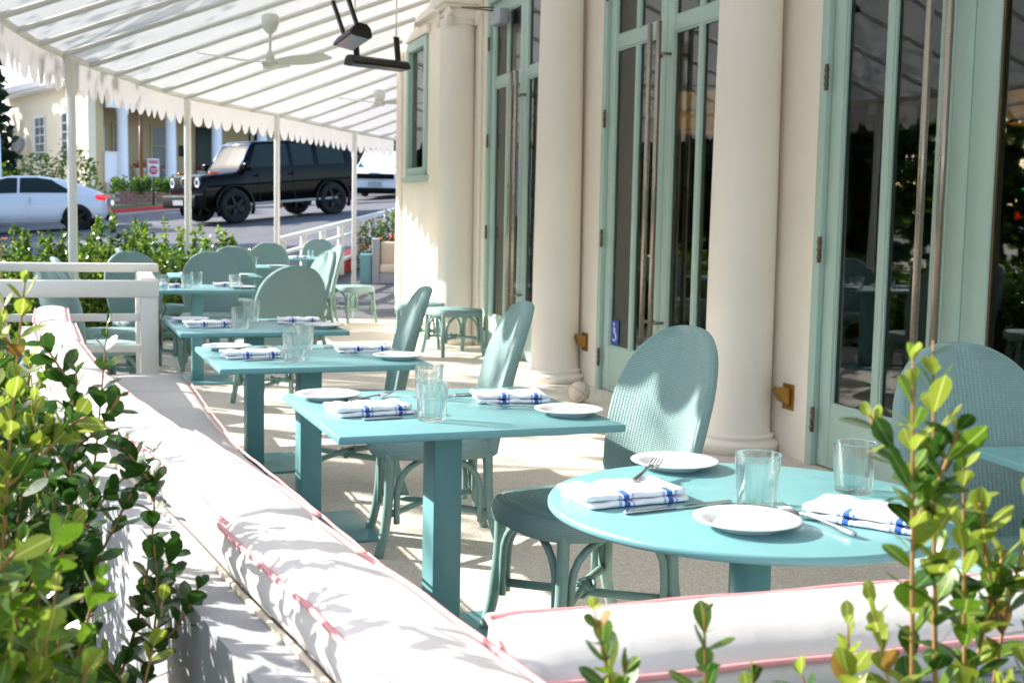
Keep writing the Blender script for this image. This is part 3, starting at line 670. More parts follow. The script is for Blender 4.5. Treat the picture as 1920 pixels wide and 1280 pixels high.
def legs(t, chair):
    LG = {}
    for sx_ in (-1, 1):
        for sy_ in (-1, 1):
            fy_ = 0 if sy_ > 0 else -.05; top = Vector((sx_*.2, sy_*.17+fy_, .41)); bot = Vector((sx_*.222, sy_*(.235 if sy_ > 0 else .215)+fy_, 0)); mid = Vector((sx_*.205, sy_*.178+fy_, .2))
            pts = catmull([top, Vector((sx_*.201, sy_*.172+fy_, .3)), mid, (mid+bot)/2+Vector((sx_*-.002, sy_*-.006, 0)), bot], 4)
            MB().tube(pts, [.0195]*(len(pts)-1)+[.018], 10).build('leg', 'rattan', t); LG[(sx_, sy_)] = pts
    for a, b_ in (((-1, -1), (1, -1)), ((-1, 1), (1, 1)), ((-1, -1), (-1, 1)), ((1, -1), (1, 1))):
        pa = Vector((a[0]*.203, a[1]*.176-(.05 if a[1] < 0 else 0), 0)); pb = Vector((b_[0]*.203, b_[1]*.176-(.05 if b_[1] < 0 else 0), 0)); d = (pb-pa); L = d.length; d.normalize()
        pts = [pa+d*.034+Vector((0, 0, .13)), pa+d*.034+Vector((0, 0, .22))]
        for k in range(13):
            an = math.pi*k/12; pts.append(pa+d*(L/2-(L/2-.036)*math.cos(an))+Vector((0, 0, .26+.135*math.sin(an))))
        pts += [pb-d*.034+Vector((0, 0, .22)), pb-d*.034+Vector((0, 0, .13))]
        MB().tube(pts, .0125, 8).build('arched_brace', 'rattan', t)
    for a, b_ in (((-1, -1), (1, 1)), ((1, -1), (-1, 1))):
        o = .012*a[0]
        MB().tube([(a[0]*.2, a[1]*.174-(.05 if a[1] < 0 else 0), .165), (0, -.025, .175+o), (b_[0]*.2, b_[1]*.174-(.05 if b_[1] < 0 else 0), .165)], .0145, 8).build('stretcher', 'rattan', t)
    mb = MB()
    for k in range(5): mb.tube([(.03*math.cos(q)*(.8+.1*k), .03*math.sin(q)*(.8+.1*k)-.025, .175+.012*math.sin(2*q+k)+(k-2)*.007) for q in [R(30*i) for i in range(13)]], .006, 6)
    mb.build('binding', 'rattan', t)
    if chair:
        for s_ in (-1, 1): MB().tube(catmull([(s_*.19, .185, .40), (s_*.20, .215, .50), (s_*.225, .235, .62)], 4), [.012]*8+[.006], 8).build('back_support', 'rattan', t)
        for s_ in (-1, 1): MB().tube([(s_*.10, .20, .44), (s_*.10, .212, .475)], .011, 8).build('seat_knob', 'rattan', t)
    mb = MB(); ring_ = [(math.copysign(abs(math.cos(q))**.62, math.cos(q))*.225, math.copysign(abs(math.sin(q))**.62, math.sin(q))*.235-.03, .395) for q in [2*math.pi*i/40 for i in range(41)]]
    mb.tube(ring_, .012, 6, cap=False); mb.build('seat_rail', 'rattan', t)
CHAIRS = [  # x, y, facing angle (0 = towards -y), label
 (1.45, 3.60, R(-80), 'woven sage chair by the front table, scalloped shadow across its back'),
 (1.29, 4.90, R(-97), 'woven sage chair at the second square table, bright sun on half its back'),
 (1.15, 6.02, R(-97), 'woven sage chair at the third square table, mostly in shade'),
 (2.34, 2.70, R(-4), 'woven sage chair in shade at the right edge, behind the leafy sprig'),
 (1.12, 8.75, R(195), 'woven sage chair with its back to the camera behind the third square table'),
 (-.08, 8.75, R(118), 'woven sage chair seen through the white railing'),
 (-.02, 9.75, R(98), 'woven sage chair left of the table past the railing'),
 (.30, 10.98, R(20), 'woven sage chair at the left far side of the table past the railing'),
 (.86, 11.25, R(-6), 'dark woven sage chair behind the four glasses past the railing'),
 (.45, 12.35, R(96), 'woven sage chair half hidden at the left of the deep table'),
 (1.20, 13.2, R(-12), 'woven sage chair standing before the hedge in the far group'),
 (1.75, 12.15, R(-75), 'sunlit woven sage chair behind the chair with its back turned'),
 (1.85, 15.3, R(-10), 'broad woven sage chair back before the third awning post'),
 (2.25, 14.5, R(-80), 'woven sage chair right of the far table before the hedge'),
 (2.95, 18.25, R(-8), 'farthest woven sage chair, at the table by the ramp'),
]
ch0 = None
for i, (x, y, a, lab) in enumerate(CHAIRS):
    if ch0 is None:
        ch0 = thing('loom_chair', lab, 'chair', (x, y, 0), a, 'woven loom chairs')
        obj('backrest', BACK, ch0); obj('seat', SEAT, ch0); legs(ch0, True)
    else: copy_tree(ch0, (x, y, 0), a, lab)
st0 = None
for i, (x, y, a, lab) in enumerate(((3.24, 11.85, R(10), 'woven sage stool nearer the camera beside the far doors'), (3.10, 12.62, R(-20), 'woven sage stool tucked behind another by the far column'), (2.95, 15.75, R(25), 'woven sage stool standing in the open near the far sofa'), (2.45, 15.7, R(60), 'pale woven sage stool beside the open one, half hidden by a chair'))):
    if st0 is None:
        st0 = thing('loom_stool', lab, 'stool', (x, y, 0), a, 'woven loom stools'); obj('seat', SEAT, st0); legs(st0, False)
    else: copy_tree(st0, (x, y, 0), a, lab)

# ---------------------------------------------------------------- tableware
PLATE = MB().lathe([(0, .004), (.055, .003), (.058, 0), (.062, 0), (.064, .004), (.085, .012), (.102, .017), (.1045, .019), (.1035, .0205), (.095, .0195), (.078, .0145), (.07, .0085), (.06, .0065), (0, .006)], 56).mesh('plate', 'porcelain')
def tumbler():
    p = [(0, .0), (.038, .0), (.041, .003), (.0475, .107), (.0475, .1095), (.0462, .1105), (.0450, .109), (.0445, .107), (.0385, .016), (.036, .0125), (0, .012)]
    return MB().lathe(p, 40).mesh('tumbler', 'tumbler_glass')
GLASS = tumbler()
def napkin(sd_=0):
    mb = MB(); rq_ = random.Random(sd_); f1, f2, f3 = rq_.uniform(0, 6), rq_.uniform(0, 6), rq_.uniform(.8, 1.8)
    for k, (z0, z1, dx, dy) in enumerate(((0, .0135, 0, 0), (.0145, .029, -.004+rq_.uniform(-.006, .004), .006+rq_.uniform(-.006, .004)))):
        N, K = 26, 28; vs = []; fs = []; L, Wd = .115, .07
        for i in range(N+1):
            u = i/N*2-1
            for q in range(K):
                an = 2*math.pi*q/K; c, s_ = math.cos(an), math.sin(an); py = math.copysign(abs(c)**.3, c); pz = math.copysign(abs(s_)**.5, s_)
                e = 1-abs(u); tap = 1-.16*max(0, 1-e/.06)**2
                wob = f3*(.0014*math.sin(u*7+k*2+f1)+.0012*math.sin(u*13+py*4+k+f2))
                vs.append((u*L+dx, py*Wd*(1-.0)+dy+.0015*math.sin(u*9+k), (z0+z1)/2+pz*(z1-z0)/2*tap+(wob if s_ > -.1 else 0)))
        for i in range(N):
            for q in range(K): fs.append((i*K+q, i*K+(q+1) % K, (i+1)*K+(q+1) % K, (i+1)*K+q))
        fs += [tuple(range(K-1, -1, -1)), tuple(N*K+q for q in range(K))]; mb.add(vs, fs, True)
    return mb.mesh('napkin', 'napkin_cloth')
NAPS = [napkin(q) for q in range(4)]
def knife_parts():
    a = MB(); a.grid(lambda u, v: (-.115+.105*u, (v-.5)*(.012+.002*u), .0065), 6, 2); a.rbox(-.115, -.01, -.0065, .0065, .0005, .0065, .0028, 3)
    b_ = MB(); b_.prism([(-.01, -.004), (.0, -.0085), (.085, -.0095), (.11, -.004), (.115, .004), (.112, .0065), (-.01, .005)], 2, .0022, .0040)
    return a.mesh('handle', 'cutlery'), b_.mesh('blade', 'cutlery')
def fork_parts():
    a = MB(); pts = [(-.10, 0, .004), (-.06, 0, .006), (0, 0, .009), (.035, 0, .008)]
    a.tube(catmull(pts, 5), [.0045, .0048, .005, .005, .0048, .0045, .004, .0036, .0033, .003, .0028, .0026, .0026, .003, .0035, .004], 8)
    b_ = MB(); b_.grid(lambda u, v: (.032+.028*u, (v-.5)*2*(.004+.0075*math.sin(u*math.pi/2)), .008-.004*math.sin(u*math.pi)), 6, 4); b_.grid(lambda u, v: (.032+.028*u, (v-.5)*2*(.004+.0075*math.sin(u*math.pi/2)), .0065-.004*math.sin(u*math.pi)), 6, 4)
    for k in range(4):
        y = -.0095+k*.00633; b_.tube([(.058, y, .0075), (.075, y, .0085), (.095, y, .0135)], [.0016, .0015, .0010], 6)
    return a.mesh('handle', 'cutlery'), b_.mesh('tines', 'cutlery')
KN, FK = knife_parts(), fork_parts()
ZT = .7505
def put(mesh, name, label, cat, group, x, y, rz=0, z=ZT):
    o = obj(name, mesh); o.location = (x, y, z); o.rotation_euler = (0, 0, rz); return tag(o, label, cat, group)
def put2(parts, names, name, label, cat, group, x, y, rz=0, z=ZT, tilt=0):
    t = thing(name, label, cat, (x, y, z), rz, group); t.rotation_euler = (0, tilt, rz); t.scale = (1.18, 1.18, 1.18)
    for me, n_ in zip(parts, names): obj(n_, me, t)
    return t
GP, GG, GN, GK, GF = 'white side plates', 'water tumblers', 'striped napkins', 'table knives', 'table forks'
def plate(lab, x, y): put(PLATE, 'plate', lab, 'plate', GP, x, y)
def glass(lab, x, y): put(GLASS, 'tumbler', lab, 'glass', GG, x, y, rnd.random()*6)
def nap(lab, x, y, rz=0): put(NAPS[rnd.randrange(4)], 'napkin', lab, 'napkin', GN, x, y, rz+R(rnd.uniform(-4, 4)))
def knife(lab, x, y, rz, z=ZT): put2(KN, ('handle', 'blade'), 'knife', lab, 'knife', GK, x, y, rz, z)
def fork(lab, x, y, rz, z=ZT, tilt=0): put2(FK, ('handle', 'tines'), 'fork', lab, 'fork', GF, x, y, rz, z, tilt)
# round table
plate('white plate at the back of the round table', 1.28, 2.68-.02); plate('white plate at the front of the round table', 1.165, 2.095)
glass('clear tumbler near the middle of the round table', 1.275, 2.255); glass('clear tumbler at the right back of the round table', 1.555, 2.33)
nap('folded striped napkin at the left of the round table', 1.03, 2.375, R(10)); nap('folded striped napkin at the right of the round table', 1.435, 2.075, R(-52))
knife('steel knife lying before the left napkin on the round table', 1.108, 2.272, R(10)); knife('steel knife behind the right napkin on the round table', 1.52, 2.17, R(128))
fork('steel fork leaning between round table plate and right napkin', 1.305, 2.085, R(98), ZT+.004); fork('steel fork tip showing behind the left napkin on the round table', 1.135, 2.50, R(52), ZT+.024)
# square tables
def setting(i, full=True):
    n_ = TN[i]; cx, cy = TS[i][0], TS[i][1]
    c, s_ = math.cos(TY), math.sin(TY)
    W_ = lambda a, b_: (cx+a*c-b_*s_, cy+a*s_+b_*c)
    plate(f'white plate on the bench side of the {n_}', *W_(-.30, .27)); plate(f'white plate on the chair side of the {n_}', *W_(.33, -.21))
    nap(f'folded striped napkin on the bench side of the {n_}', *W_(-.24, -.04), TY+R(3)); nap(f'folded striped napkin on the chair side of the {n_}', *W_(.26, .10), TY+R(-7))
    glass(f'tumbler standing at the front middle of the {n_}', *W_(-.10, -.21)); glass(f'tumbler standing at the back middle of the {n_}', *W_(.02, .22))
    if full:
        knife(f'steel knife on the bench side of the {n_}', *W_(-.16, -.155), TY+R(6)); knife(f'steel knife on the chair side of the {n_}', *W_(.10, .235), TY+R(184))
        fork(f'steel fork on the bench side of the {n_}', *W_(-.17, .22), TY+R(40), ZT+.001); fork(f'steel fork on the chair side of the {n_}', *W_(.235, -.075), TY+R(155), ZT+.001)
for i in (0, 1, 2): setting(i)
for i in (3,): setting(i, False)
for i, (gx, gy) in ((3, (.27, -.26)), (3, (-.27, -.30))):
    glass(f'tumbler near the {"right" if gx > 0 else "left"} front corner of the {TN[3]}', TS[3][0]+gx, TS[3][1]+gy)
for i in (4, 5, 6):
    cx, cy, _ = TS[i]; plate(f'white plate on the {TN[i]}', cx+.22, cy-.25); glass(f'tumbler on the {TN[i]}', cx-.02, cy-.1); nap(f'folded striped napkin on the {TN[i]}', cx-.2, cy-.2, R(5))
nap('napkin standing on the indoor table behind the nearest glass', 4.70, 5.52, R(60)); plate('white plate on the indoor table behind the nearest glass', 4.72, 5.24)
# leather ball used as a door stop
bl = thing('leather_ball', 'cream leather ball on the floor at the column foot', 'ball', (3.30, 8.50, .08))
MB().lathe([(.08*math.sin(math.pi*k/18), -.08*math.cos(math.pi*k/18)) for k in range(19)], 28).build('cover', 'ball_leather', bl)
mb = MB()
for ax in 'XYZ': mb.tube([Matrix.Rotation(R(35), 3, 'Y') @ Matrix.Rotation(R(90) if ax != 'Z' else 0, 3, ax if ax != 'Z' else 'X') @ Vector((.0795*math.cos(q), .0795*math.sin(q), 0)) for q in [2*math.pi*i/36 for i in range(37)]], .0024, 5)
mb.build('seam', 'stem', bl)
# far white sofa
sf = thing('far_sofa', 'white boxed sofa with beige cushions beyond the building corner', 'sofa', (4.12, 20.1, 0), R(-12))
MB().rbox(0, .12, 0, .8, 0, .98, .01).build('side_panel', 'wall_white', sf); MB().rbox(.121, 2.6, 0.02, .8, 0, .42, .01).build('base', 'wall_white', sf)
MB().rbox(.125, 1.3, .0, .6, .421, .56, .04, 4).build('seat_cushion', 'beige_cushion', sf)
MB().rbox(.13, 1.3, .50, .70, .565, .99, .05, 4, M=Matrix.Rotation(R(-6), 4, 'X')).build('back_cushion', 'beige_cushion', sf)
MB().rbox(-.2, -.01, .1, .8, 0, .72, .01).build('teal_end', 'teal_paint', sf)

# ================================================================ FOLIAGE
for m_, rib_ in (('leaf_dark', (98, 132, 64)), ('leaf_mid', (158, 182, 92)), ('leaf_lime', (196, 204, 118))):
    n = MATS[m_].node_tree.nodes; l = MATS[m_].node_tree.links; mx = [q for q in n if q.type == 'MIX'][0]
    tc = n.new('ShaderNodeTexCoord'); sx = n.new('ShaderNodeSeparateXYZ'); ab = n.new('ShaderNodeMath'); ab.operation = 'ABSOLUTE'
    lt = n.new('ShaderNodeMath'); lt.operation = 'LESS_THAN'; lt.inputs[1].default_value = .00075
    l.new(tc.outputs['Object'], sx.inputs[0]); l.new(sx.outputs['X'], ab.inputs[0]); l.new(ab.outputs[0], lt.inputs[0])
    m2 = n.new('ShaderNodeMix'); m2.data_type = 'RGBA'; m2.inputs['B'].default_value = (*s2l(rib_), 1); l.new(lt.outputs[0], m2.inputs['Factor']); l.new(mx.outputs['Result'], m2.inputs['A'])
    for q in n:
        if q.type == 'BSDF_PRINCIPLED': l.new(m2.outputs['Result'], q.inputs['Base Color'])
        if q.type == 'BSDF_TRANSLUCENT': l.new(m2.outputs['Result'], q.inputs['Color'])
def leaf_mesh(nm, m, L=.036, W=.0105, curl=.2, fold=.25):
    vs, fs = [], []; st = [(0, .08), (.18, .45), (.42, .86), (.66, 1.0), (.86, .74), (1.0, .12)]
    for t, wv in st:
        z = curl*L*(t*t)-.02*L
        for s_ in (-1, 0, 1): vs.append((s_*W*wv, t*L, z+abs(s_)*fold*W*wv))
    for i in range(len(st)-1):
        for k in range(2): fs.append((3*i+k, 3*i+k+1, 3*i+k+4, 3*i+k+3))
    return MB().add(vs, fs, True).mesh(nm, m)
LEAVES = {m_: [leaf_mesh('leaf', m_, .036, .0112, -.12, .2), leaf_mesh('leaf', m_, .032, .0118, .15, .35), leaf_mesh('leaf', m_, .026, .0085, .3, .5), leaf_mesh('leaf', m_, .040, .0105, -.3, .12), leaf_mesh('leaf', m_, .030, .0128, .05, .55)] for m_ in ('leaf_dark', 'leaf_mid', 'leaf_lime', 'leaf_brown')}
def stem_path(base, tip, rr, bow=.06):
    a, b_ = Vector(base), Vector(tip); k = Vector((rr.uniform(-bow, bow), rr.uniform(-bow, bow), 0))
    return catmull([a, a.lerp(b_, .35)+k, a.lerp(b_, .7)+k*.8, b_], 8)
def leaf_frames(path, rr, t0, step, size):
    """leaf placements along a stem: paired, turning, pointing up and out"""
    out = []; L = [0]
    for p, q in zip(path, path[1:]): L.append(L[-1]+(q-p).length)
    s_ = t0*L[-1]; ang = rr.random()*6
    while s_ < L[-1]:
        i = max(k for k in range(len(L)) if L[k] <= s_); i = min(i, len(path)-2)
        f = (s_-L[i])/max(1e-6, L[i+1]-L[i]); p = path[i].lerp(path[i+1], f); tn = (path[i+1]-path[i]).normalized()
        rel = s_/L[-1]
        for sd_ in (0, math.pi):
            an = ang+sd_+rr.uniform(-.4, .4); side = Vector((math.cos(an), math.sin(an), 0)); side = (side-tn*side.dot(tn)).normalized()
            el = rr.uniform(.15, .85)+.4*rel; dr = (side*math.cos(el)+tn*math.sin(el)).normalized()
            xa = dr.cross(tn); xa = xa.normalized() if xa.length > 1e-4 else Vector((1, 0, 0)); za = xa.cross(dr)
            sc = size*rr.uniform(.75, 1.15)*(1-.35*max(0, rel-.85)/.15)
            out.append((Matrix((xa, dr, za)).transposed().to_4x4(), p, sc, rel))
        ang += 1.57+rr.uniform(-.35, .35); s_ += step*rr.uniform(.8, 1.25)
    return out
def shrub(name, label, stems, seed, size=1.0, step=.017, max_parts=300, group='shrubs round the bench', t0=.25, lime=.12, sides=1):
    rr = random.Random(seed); o = Vector(stems[0][0])
    t = thing(name, label, 'shrub', tuple(o), 0, group); mb = MB(); fr = []
    for b_, tip, r_ in stems:
        p = stem_path(b_, tip, rr); n_ = len(p)
        mb.tube([q-o for q in p], [r_*(1-.75*i/(n_-1)) for i in range(n_)], 6)
        fr += leaf_frames(p, rr, t0, step, size)
        for k in range(sides):                                  # side twigs
            i = int(n_*rr.uniform(.35, .85)); q = p[i]; L_ = rr.uniform(.07, .16)*size
            e = q+Vector((rr.uniform(-1, 1), rr.uniform(-1, 1), rr.uniform(.6, 1.4))).normalized()*L_
            tw = stem_path(q, e, rr, .01); mb.tube([z-o for z in tw], [.0022]*len(tw), 5); fr += leaf_frames(tw, rr, .15, step*.85, size*.92)
    mb.build('stem', 'stem', t)
    cp = Vector((0, 0, 1.33)); fr.sort(key=lambda f: (f[1]-cp).length)
    rest = MB(); rk = 0
    for i, (Mr, p, sc, rel) in enumerate(fr):
        x = rr.random(); mt = 'leaf_lime' if x < lime*(.4+rel*1.6) else ('leaf_mid' if x < .5+.25*rel else 'leaf_dark')
        mt = 'leaf_brown' if rr.random() < .005 else mt; me = LEAVES[mt][2 if rel > .96 else (0, 1, 3, 4)[rr.randrange(4)]]
        Mw = Matrix.Translation(p-o) @ Mr @ Matrix.Diagonal((sc*rr.uniform(.85, 1.15), sc*rr.uniform(.8, 1.15), sc*rr.uniform(-.4, 1.5), 1))
        if i < max_parts:
            l_ = obj('leaf', me, t); l_.matrix_local = Mw
        else: rest.add([v.co for v in me.vertices], [tuple(f.vertices) for f in me.polygons], True, Mw)
    if rest.v: tag(rest.build('foliage', 'leaf_mid' if seed % 2 else 'leaf_dark', t), kind='stuff')
    return t
def bundle(cx, cy, rx, ry, z0, zlo, zhi, n_, rr, r_=.004):
    out = []
    for k in range(n_):
        a = rr.random()*6.283; q = math.sqrt(rr.random()); x, y = cx+rx*q*math.cos(a), cy+ry*q*math.sin(a)
        out.append(((cx+(x-cx)*.3, cy+(y-cy)*.3, z0), (x, y, rr.uniform(zlo, zhi)-.12*q*q), r_))
    return out
mb = MB(); mb.prism([(interp(PADL, y)-.1, y) for y in (1.0, 2.4, 4, 5.5, 7.1)]+[(-.75, 7.1), (-.75, .2), (.25, .2), (3.3, .2), (3.3, 1.0)][:2]+[(3.3, .2), (3.3, 1.0)], 2, .0, .32); tag(mb.build('planting_bed', 'soil'), kind='structure')
rr = random.Random(3)
SG = 'shrubs round the bench'
shrub('leafy_shrub', 'glossy green shrub in the bottom left corner', bundle(-.16, 1.43, .13, .18, .32, .80, 1.06, 24, rr), 11, 1.25, .024, lime=.28, sides=3)
shrub('leafy_shrub', 'glossy green shrub left of the bench, casting shadows on its wall', bundle(-.15, 2.02, .14, .38, .32, .86, 1.12, 17, rr)+[((-.1, 1.9, .4), (0, 2.09, 1.155), .004), ((-.12, 1.85, .4), (-.045, 2.0, 1.10), .004), ((-.15, 1.8, .4), (-.105, 1.81, 1.245), .0045), ((-.17, 1.8, .4), (-.135, 1.84, 1.20), .0045), ((-.1, 1.95, .4), (.07, 2.1, .95), .004), ((-.1, 1.75, .4), (.07, 1.76, .80), .004), ((-.08, 1.85, .4), (.06, 1.88, .86), .004)], 12, 1.25, .026, lime=.4, sides=3)
shrub('leafy_shrub', 'green shrub behind the tall sprigs at the left edge', bundle(-.23, 2.85, .14, .42, .32, .92, 1.12, 17, rr), 13, 1.2, .026, lime=.4, sides=2)
shrub('leafy_shrub', 'green shrub beside the middle of the curved bench', bundle(-.50, 3.8, .18, .5, .32, .85, 1.06, 30, rr), 14, 1.15, .022, lime=.3, sides=2)
shrub('leafy_shrub', 'green shrub along the left edge near the railing end', bundle(-.70, 5.2, .18, .7, .32, .88, 1.14, 40, rr), 15, 1.2, .022, lime=.25, sides=2)
shrub('leafy_shrub', 'green shrub behind the white railing at the left edge', bundle(-.85, 7.4, .25, .9, .0, .9, 1.16, 44, rr), 16, 1.3, .024, max_parts=60, lime=.25, sides=2)
shrub('leafy_shrub', 'tall leafy sprig rising at the right in front of the round table', [((.80, 1.04, .4), (.748, 1.03, 1.205), .005), ((.84, 1.05, .4), (.808, 1.08, 1.215), .005), ((.88, 1.04, .4), (.868, 1.10, 1.10), .0045), ((.93, 1.05, .4), (.945, 1.07, 1.06), .004), ((.86, 1.0, .4), (.89, .98, 1.0), .004)], 27, 1.22, .021, t0=.3, lime=.3, sides=1)
shrub('leafy_shrub', 'leafy shrub filling the bottom right corner', bundle(.94, 1.0, .12, .06, .35, .85, 1.0, 9, rr)+[((1.0, 1.1, .4), (.995, 1.12, 1.07), .004)], 22, 1.15, .021, lime=.25)
shrub('small_sprig', 'dark leafy sprig tip at the bottom, in front of the bench corner', [((.48, 1.08, .4), (.448, 1.10, .955), .004), ((.50, 1.08, .4), (.487, 1.10, .90), .004)], 23, 1.15, .021, lime=.1, sides=0)
shrub('small_sprig', 'slim leafy sprig tip at the bottom, below the round table', [((.57, 1.08, .4), (.562, 1.09, .955), .004)], 24, 1.15, .021, lime=.1, sides=0)
shrub('small_sprig', 'short leafy sprig tips at the bottom edge, middle right', [((.62, 1.07, .4), (.625, 1.09, .885), .004), ((.66, 1.06, .4), (.665, 1.08, .885), .004)], 25, 1.1, .018, lime=.15, sides=0)
shrub('small_sprig', 'lime tipped sprig at the bottom beside the tall one', [((.73, 1.05, .4), (.735, 1.06, .955), .0045), ((.74, 1.05, .4), (.715, 1.07, .93), .0045)], 26, 1.15, .018, lime=.5, sides=0)

def bush(name, label, c, rx, ry, z0, h, seed, n_=2600, lm=.022, mats=('leaf_mid', 'leaf_dark', 'leaf_lime'), group=None, cat='shrub', trunk=True):
    """clipped bush or tree crown: sprigs of leaf faces through the crown's volume"""
    rr = random.Random(seed); t = thing(name, label, cat, (c[0], c[1], z0), 0, group)
    if trunk:
        mb = MB()
        for k in range(5):
            a = rr.random()*6.28; mb.tube([(rx*.2*math.cos(a), ry*.2*math.sin(a), 0), (rx*.6*math.cos(a), ry*.6*math.sin(a), h*.75)], [.012, .005], 5)
        mb.build('stem', 'bark', t)
    ups = [(rr.uniform(-rx, rx), rr.uniform(-ry, ry), rr.uniform(.0, .25)*h) for _ in range(26)]
    mbs = [MB() for _ in mats]
    for i in range(n_):
        if i % 3:                                               # along upright shoots
            s = ups[rr.randrange(26)]; q = rr.random(); hh = (h+s[2])*math.sqrt(max(.05, 1-(s[0]/rx)**2*.5-(s[1]/ry)**2*.5))
            p = Vector((s[0]+rr.gauss(0, .035)*(1.2-q)*3*rx, s[1]+rr.gauss(0, .035)*(1.2-q)*3*rx, hh*q))
        else:
            p = Vector((rr.uniform(-rx, rx), rr.uniform(-ry, ry), rr.random()*h*.85)); q = p.z/h
        d = Vector((rr.gauss(0, 1), rr.gauss(0, 1), rr.gauss(.5, .8))).normalized(); x = d.cross(Vector((rr.gauss(0, 1), rr.gauss(0, 1), rr.gauss(0, 1)))).normalized()
        s_ = lm*rr.uniform(.7, 1.3); k = 2 if (rr.random() < .12+.35*max(0, q-.6)) and len(mats) > 2 else (0 if rr.random() < .55 else 1)
        mbs[k].add([p, p+d*s_*.5+x*s_*.33, p+d*s_, p+d*s_*.5-x*s_*.33], [(0, 1, 2, 3)])
    for k, m_ in enumerate(mats): 
        if mbs[k].v: tag(mbs[k].build('foliage', m_, t), kind='stuff')
    return t
HB = [(-1.05, 8.6), (-.98, 9.7), (-.85, 10.8), (-.55, 11.9), (-.12, 12.9), (.38, 13.9), (.88, 14.8), (1.42, 15.7)]
HL = ['hedge bush at the far left, beside the leaning stick', 'hedge bush with orange blooms beside it', 'hedge bush in front of the white sedan door', 'hedge bush at the foot of the nearest awning post', 'hedge bush behind the first far chair', 'tall shooting hedge bush left of the black car', 'hedge bush in front of the black car wheel', 'hedge bush at the right end of the far hedge']
for i, (x, y) in enumerate(HB): bush('hedge_bush', HL[i], (x-.25, y+.2), .55, .62, -.02, (1.05, 1.0, 1.06, 1.0, 1.08, 1.12, 1.05, 1.05)[i], 40+i, 9000, .05, group='hedge along the street side')
bush('hedge_bush', 'bright bush behind the far white sofa', (5.0, 21.9), .8, .4, .35, 1.05, 61, 5000, .05, group='hedge along the street side')
fl = thing('flower_cluster', 'cluster of orange flowers in the hedge at far left', 'flowers', (-.72, 9.1, 0))
rr = random.Random(5)
for k in range(7):
    p = Vector((rr.uniform(-.07, .07), rr.uniform(-.05, .05), 1.10+rr.uniform(-.05, .04))); mb = MB()
    for q in range(6):
        a = q*1.047; mb.add([p, p+Vector((.02*math.cos(a-.4), .02*math.sin(a-.4), .012)), p+Vector((.036*math.cos(a), .036*math.sin(a), .006)), p+Vector((.02*math.cos(a+.4), .02*math.sin(a+.4), .012))], [(0, 1, 2, 3)])
    mb.build('flower', 'flower_orange', fl)
mb = MB()
for k in range(4): mb.tube([(0, 0, 0), (rr.uniform(-.06, .06), rr.uniform(-.04, .04), 1.08)], .004, 5)
mb.build('stem', 'stem', fl)
sk = thing('leaning_stick', 'thin white stick leaning in the planting at far left', 'stick', (-.62, 7.9, 0)); MB().tube([(.10, 0, .3), (0, 0, .95), (-.10, 0, 1.55)], .011, 6).build('shaft', 'white_paint', sk)

# ================================================================ STREET
def U(th): return Vector((math.cos(th), math.sin(th), 0))
# ramp railing beyond the terrace edge
ra = thing('ramp_railing', 'white timber railing of the ramp beyond the terrace', 'railing', (2.35, 19.0, 0))
A, B_ = Vector((.12, 0, .97)), Vector((3.7, 6.2, 1.60)); dirr = B_-A
for z_, hh in ((0, .07), (-.22, .045), (-.62, .045)):
    vs = []; nn = Vector((-dirr.y, dirr.x, 0)).normalized()*.035
    for p in (A, B_):
        for o_, dz in ((-1, -hh/2), (1, -hh/2), (1, hh/2), (-1, hh/2)): vs.append(p+nn*o_+Vector((0, 0, z_+dz)))
    MB().add(vs, [(0, 1, 2, 3), (7, 6, 5, 4), (0, 4, 5, 1), (1, 5, 6, 2), (2, 6, 7, 3), (3, 7, 4, 0)]).build('rail', 'white_paint', ra)
for k in range(9):
    p = A+dirr*(.02+k*.12); MB().rbox(p.x-.05, p.x+.05, p.y-.05, p.y+.05, p.z-1.15, p.z-.03, .006).build('baluster', 'white_paint', ra)
mb = MB(); vs = []
for f in (-.2, 1.1):
    p = A+dirr*f; q = p+Vector((-.35, .2, 0)); vs += [(p.x+2.35, p.y+19, gz(p.x+2.35, p.y+19)-.2), (q.x+2.35, q.y+19, gz(q.x+2.35, q.y+19)-.2), (q.x+2.35, q.y+19, gz(q.x+2.35, q.y+19)+.13), (p.x+2.35, p.y+19, gz(p.x+2.35, p.y+19)+.13)]
mb.add(vs, [(0, 1, 2, 3), (7, 6, 5, 4), (0, 4, 5, 1), (1, 5, 6, 2), (2, 6, 7, 3), (3, 7, 4, 0)]); struct('ramp_kerb', mb, 'red_kerb')

# kerb, verge and lot on the other side of the street
TH = R(17); us = U(TH); ns_ = Vector((-us.y, us.x, 0)); K0 = Vector((.6, 44.0, 0))
def strip(name, s0, s1, n0, n1, dz0, dz1, m, kind='structure'):
    mb = MB(); N = 24; vs = []; fs = []
    for i in range(N+1):
        s_ = s0+(s1-s0)*i/N
        for nn, dz in ((n0, -.4), (n1, -.4), (n1, dz1), (n0, dz0)):
            p = K0+us*s_+ns_*nn; vs.append((p.x, p.y, gz(p.x, p.y)+dz))
    for i in range(N):
        for k in range(4): fs.append((4*i+k, 4*i+(k+1) % 4, 4*i+4+(k+1) % 4, 4*i+4+k))
    fs += [(3, 2, 1, 0), (4*N, 4*N+1, 4*N+2, 4*N+3)]; mb.add(vs, fs)
    o = mb.build(name, m); return tag(o, kind=kind)
strip('kerb', -1.2, 3.2, -.16, .12, .15, .16, 'red_kerb'); strip('kerb', 3.22, 40, -.16, .12, .15, .16, 'concrete'); strip('kerb', -40, -1.22, -.16, .12, .15, .16, 'concrete')
strip('gutter', -40, 40, -1.0, -.165, .012, .02, 'concrete'); strip('verge', -40, 40, .125, 1.2, .17, .22, 'grass'); strip('garden_lot', -40, 40, 1.205, 40, .22, .5, 'concrete')
HZ = gz(K0.x, K0.y)
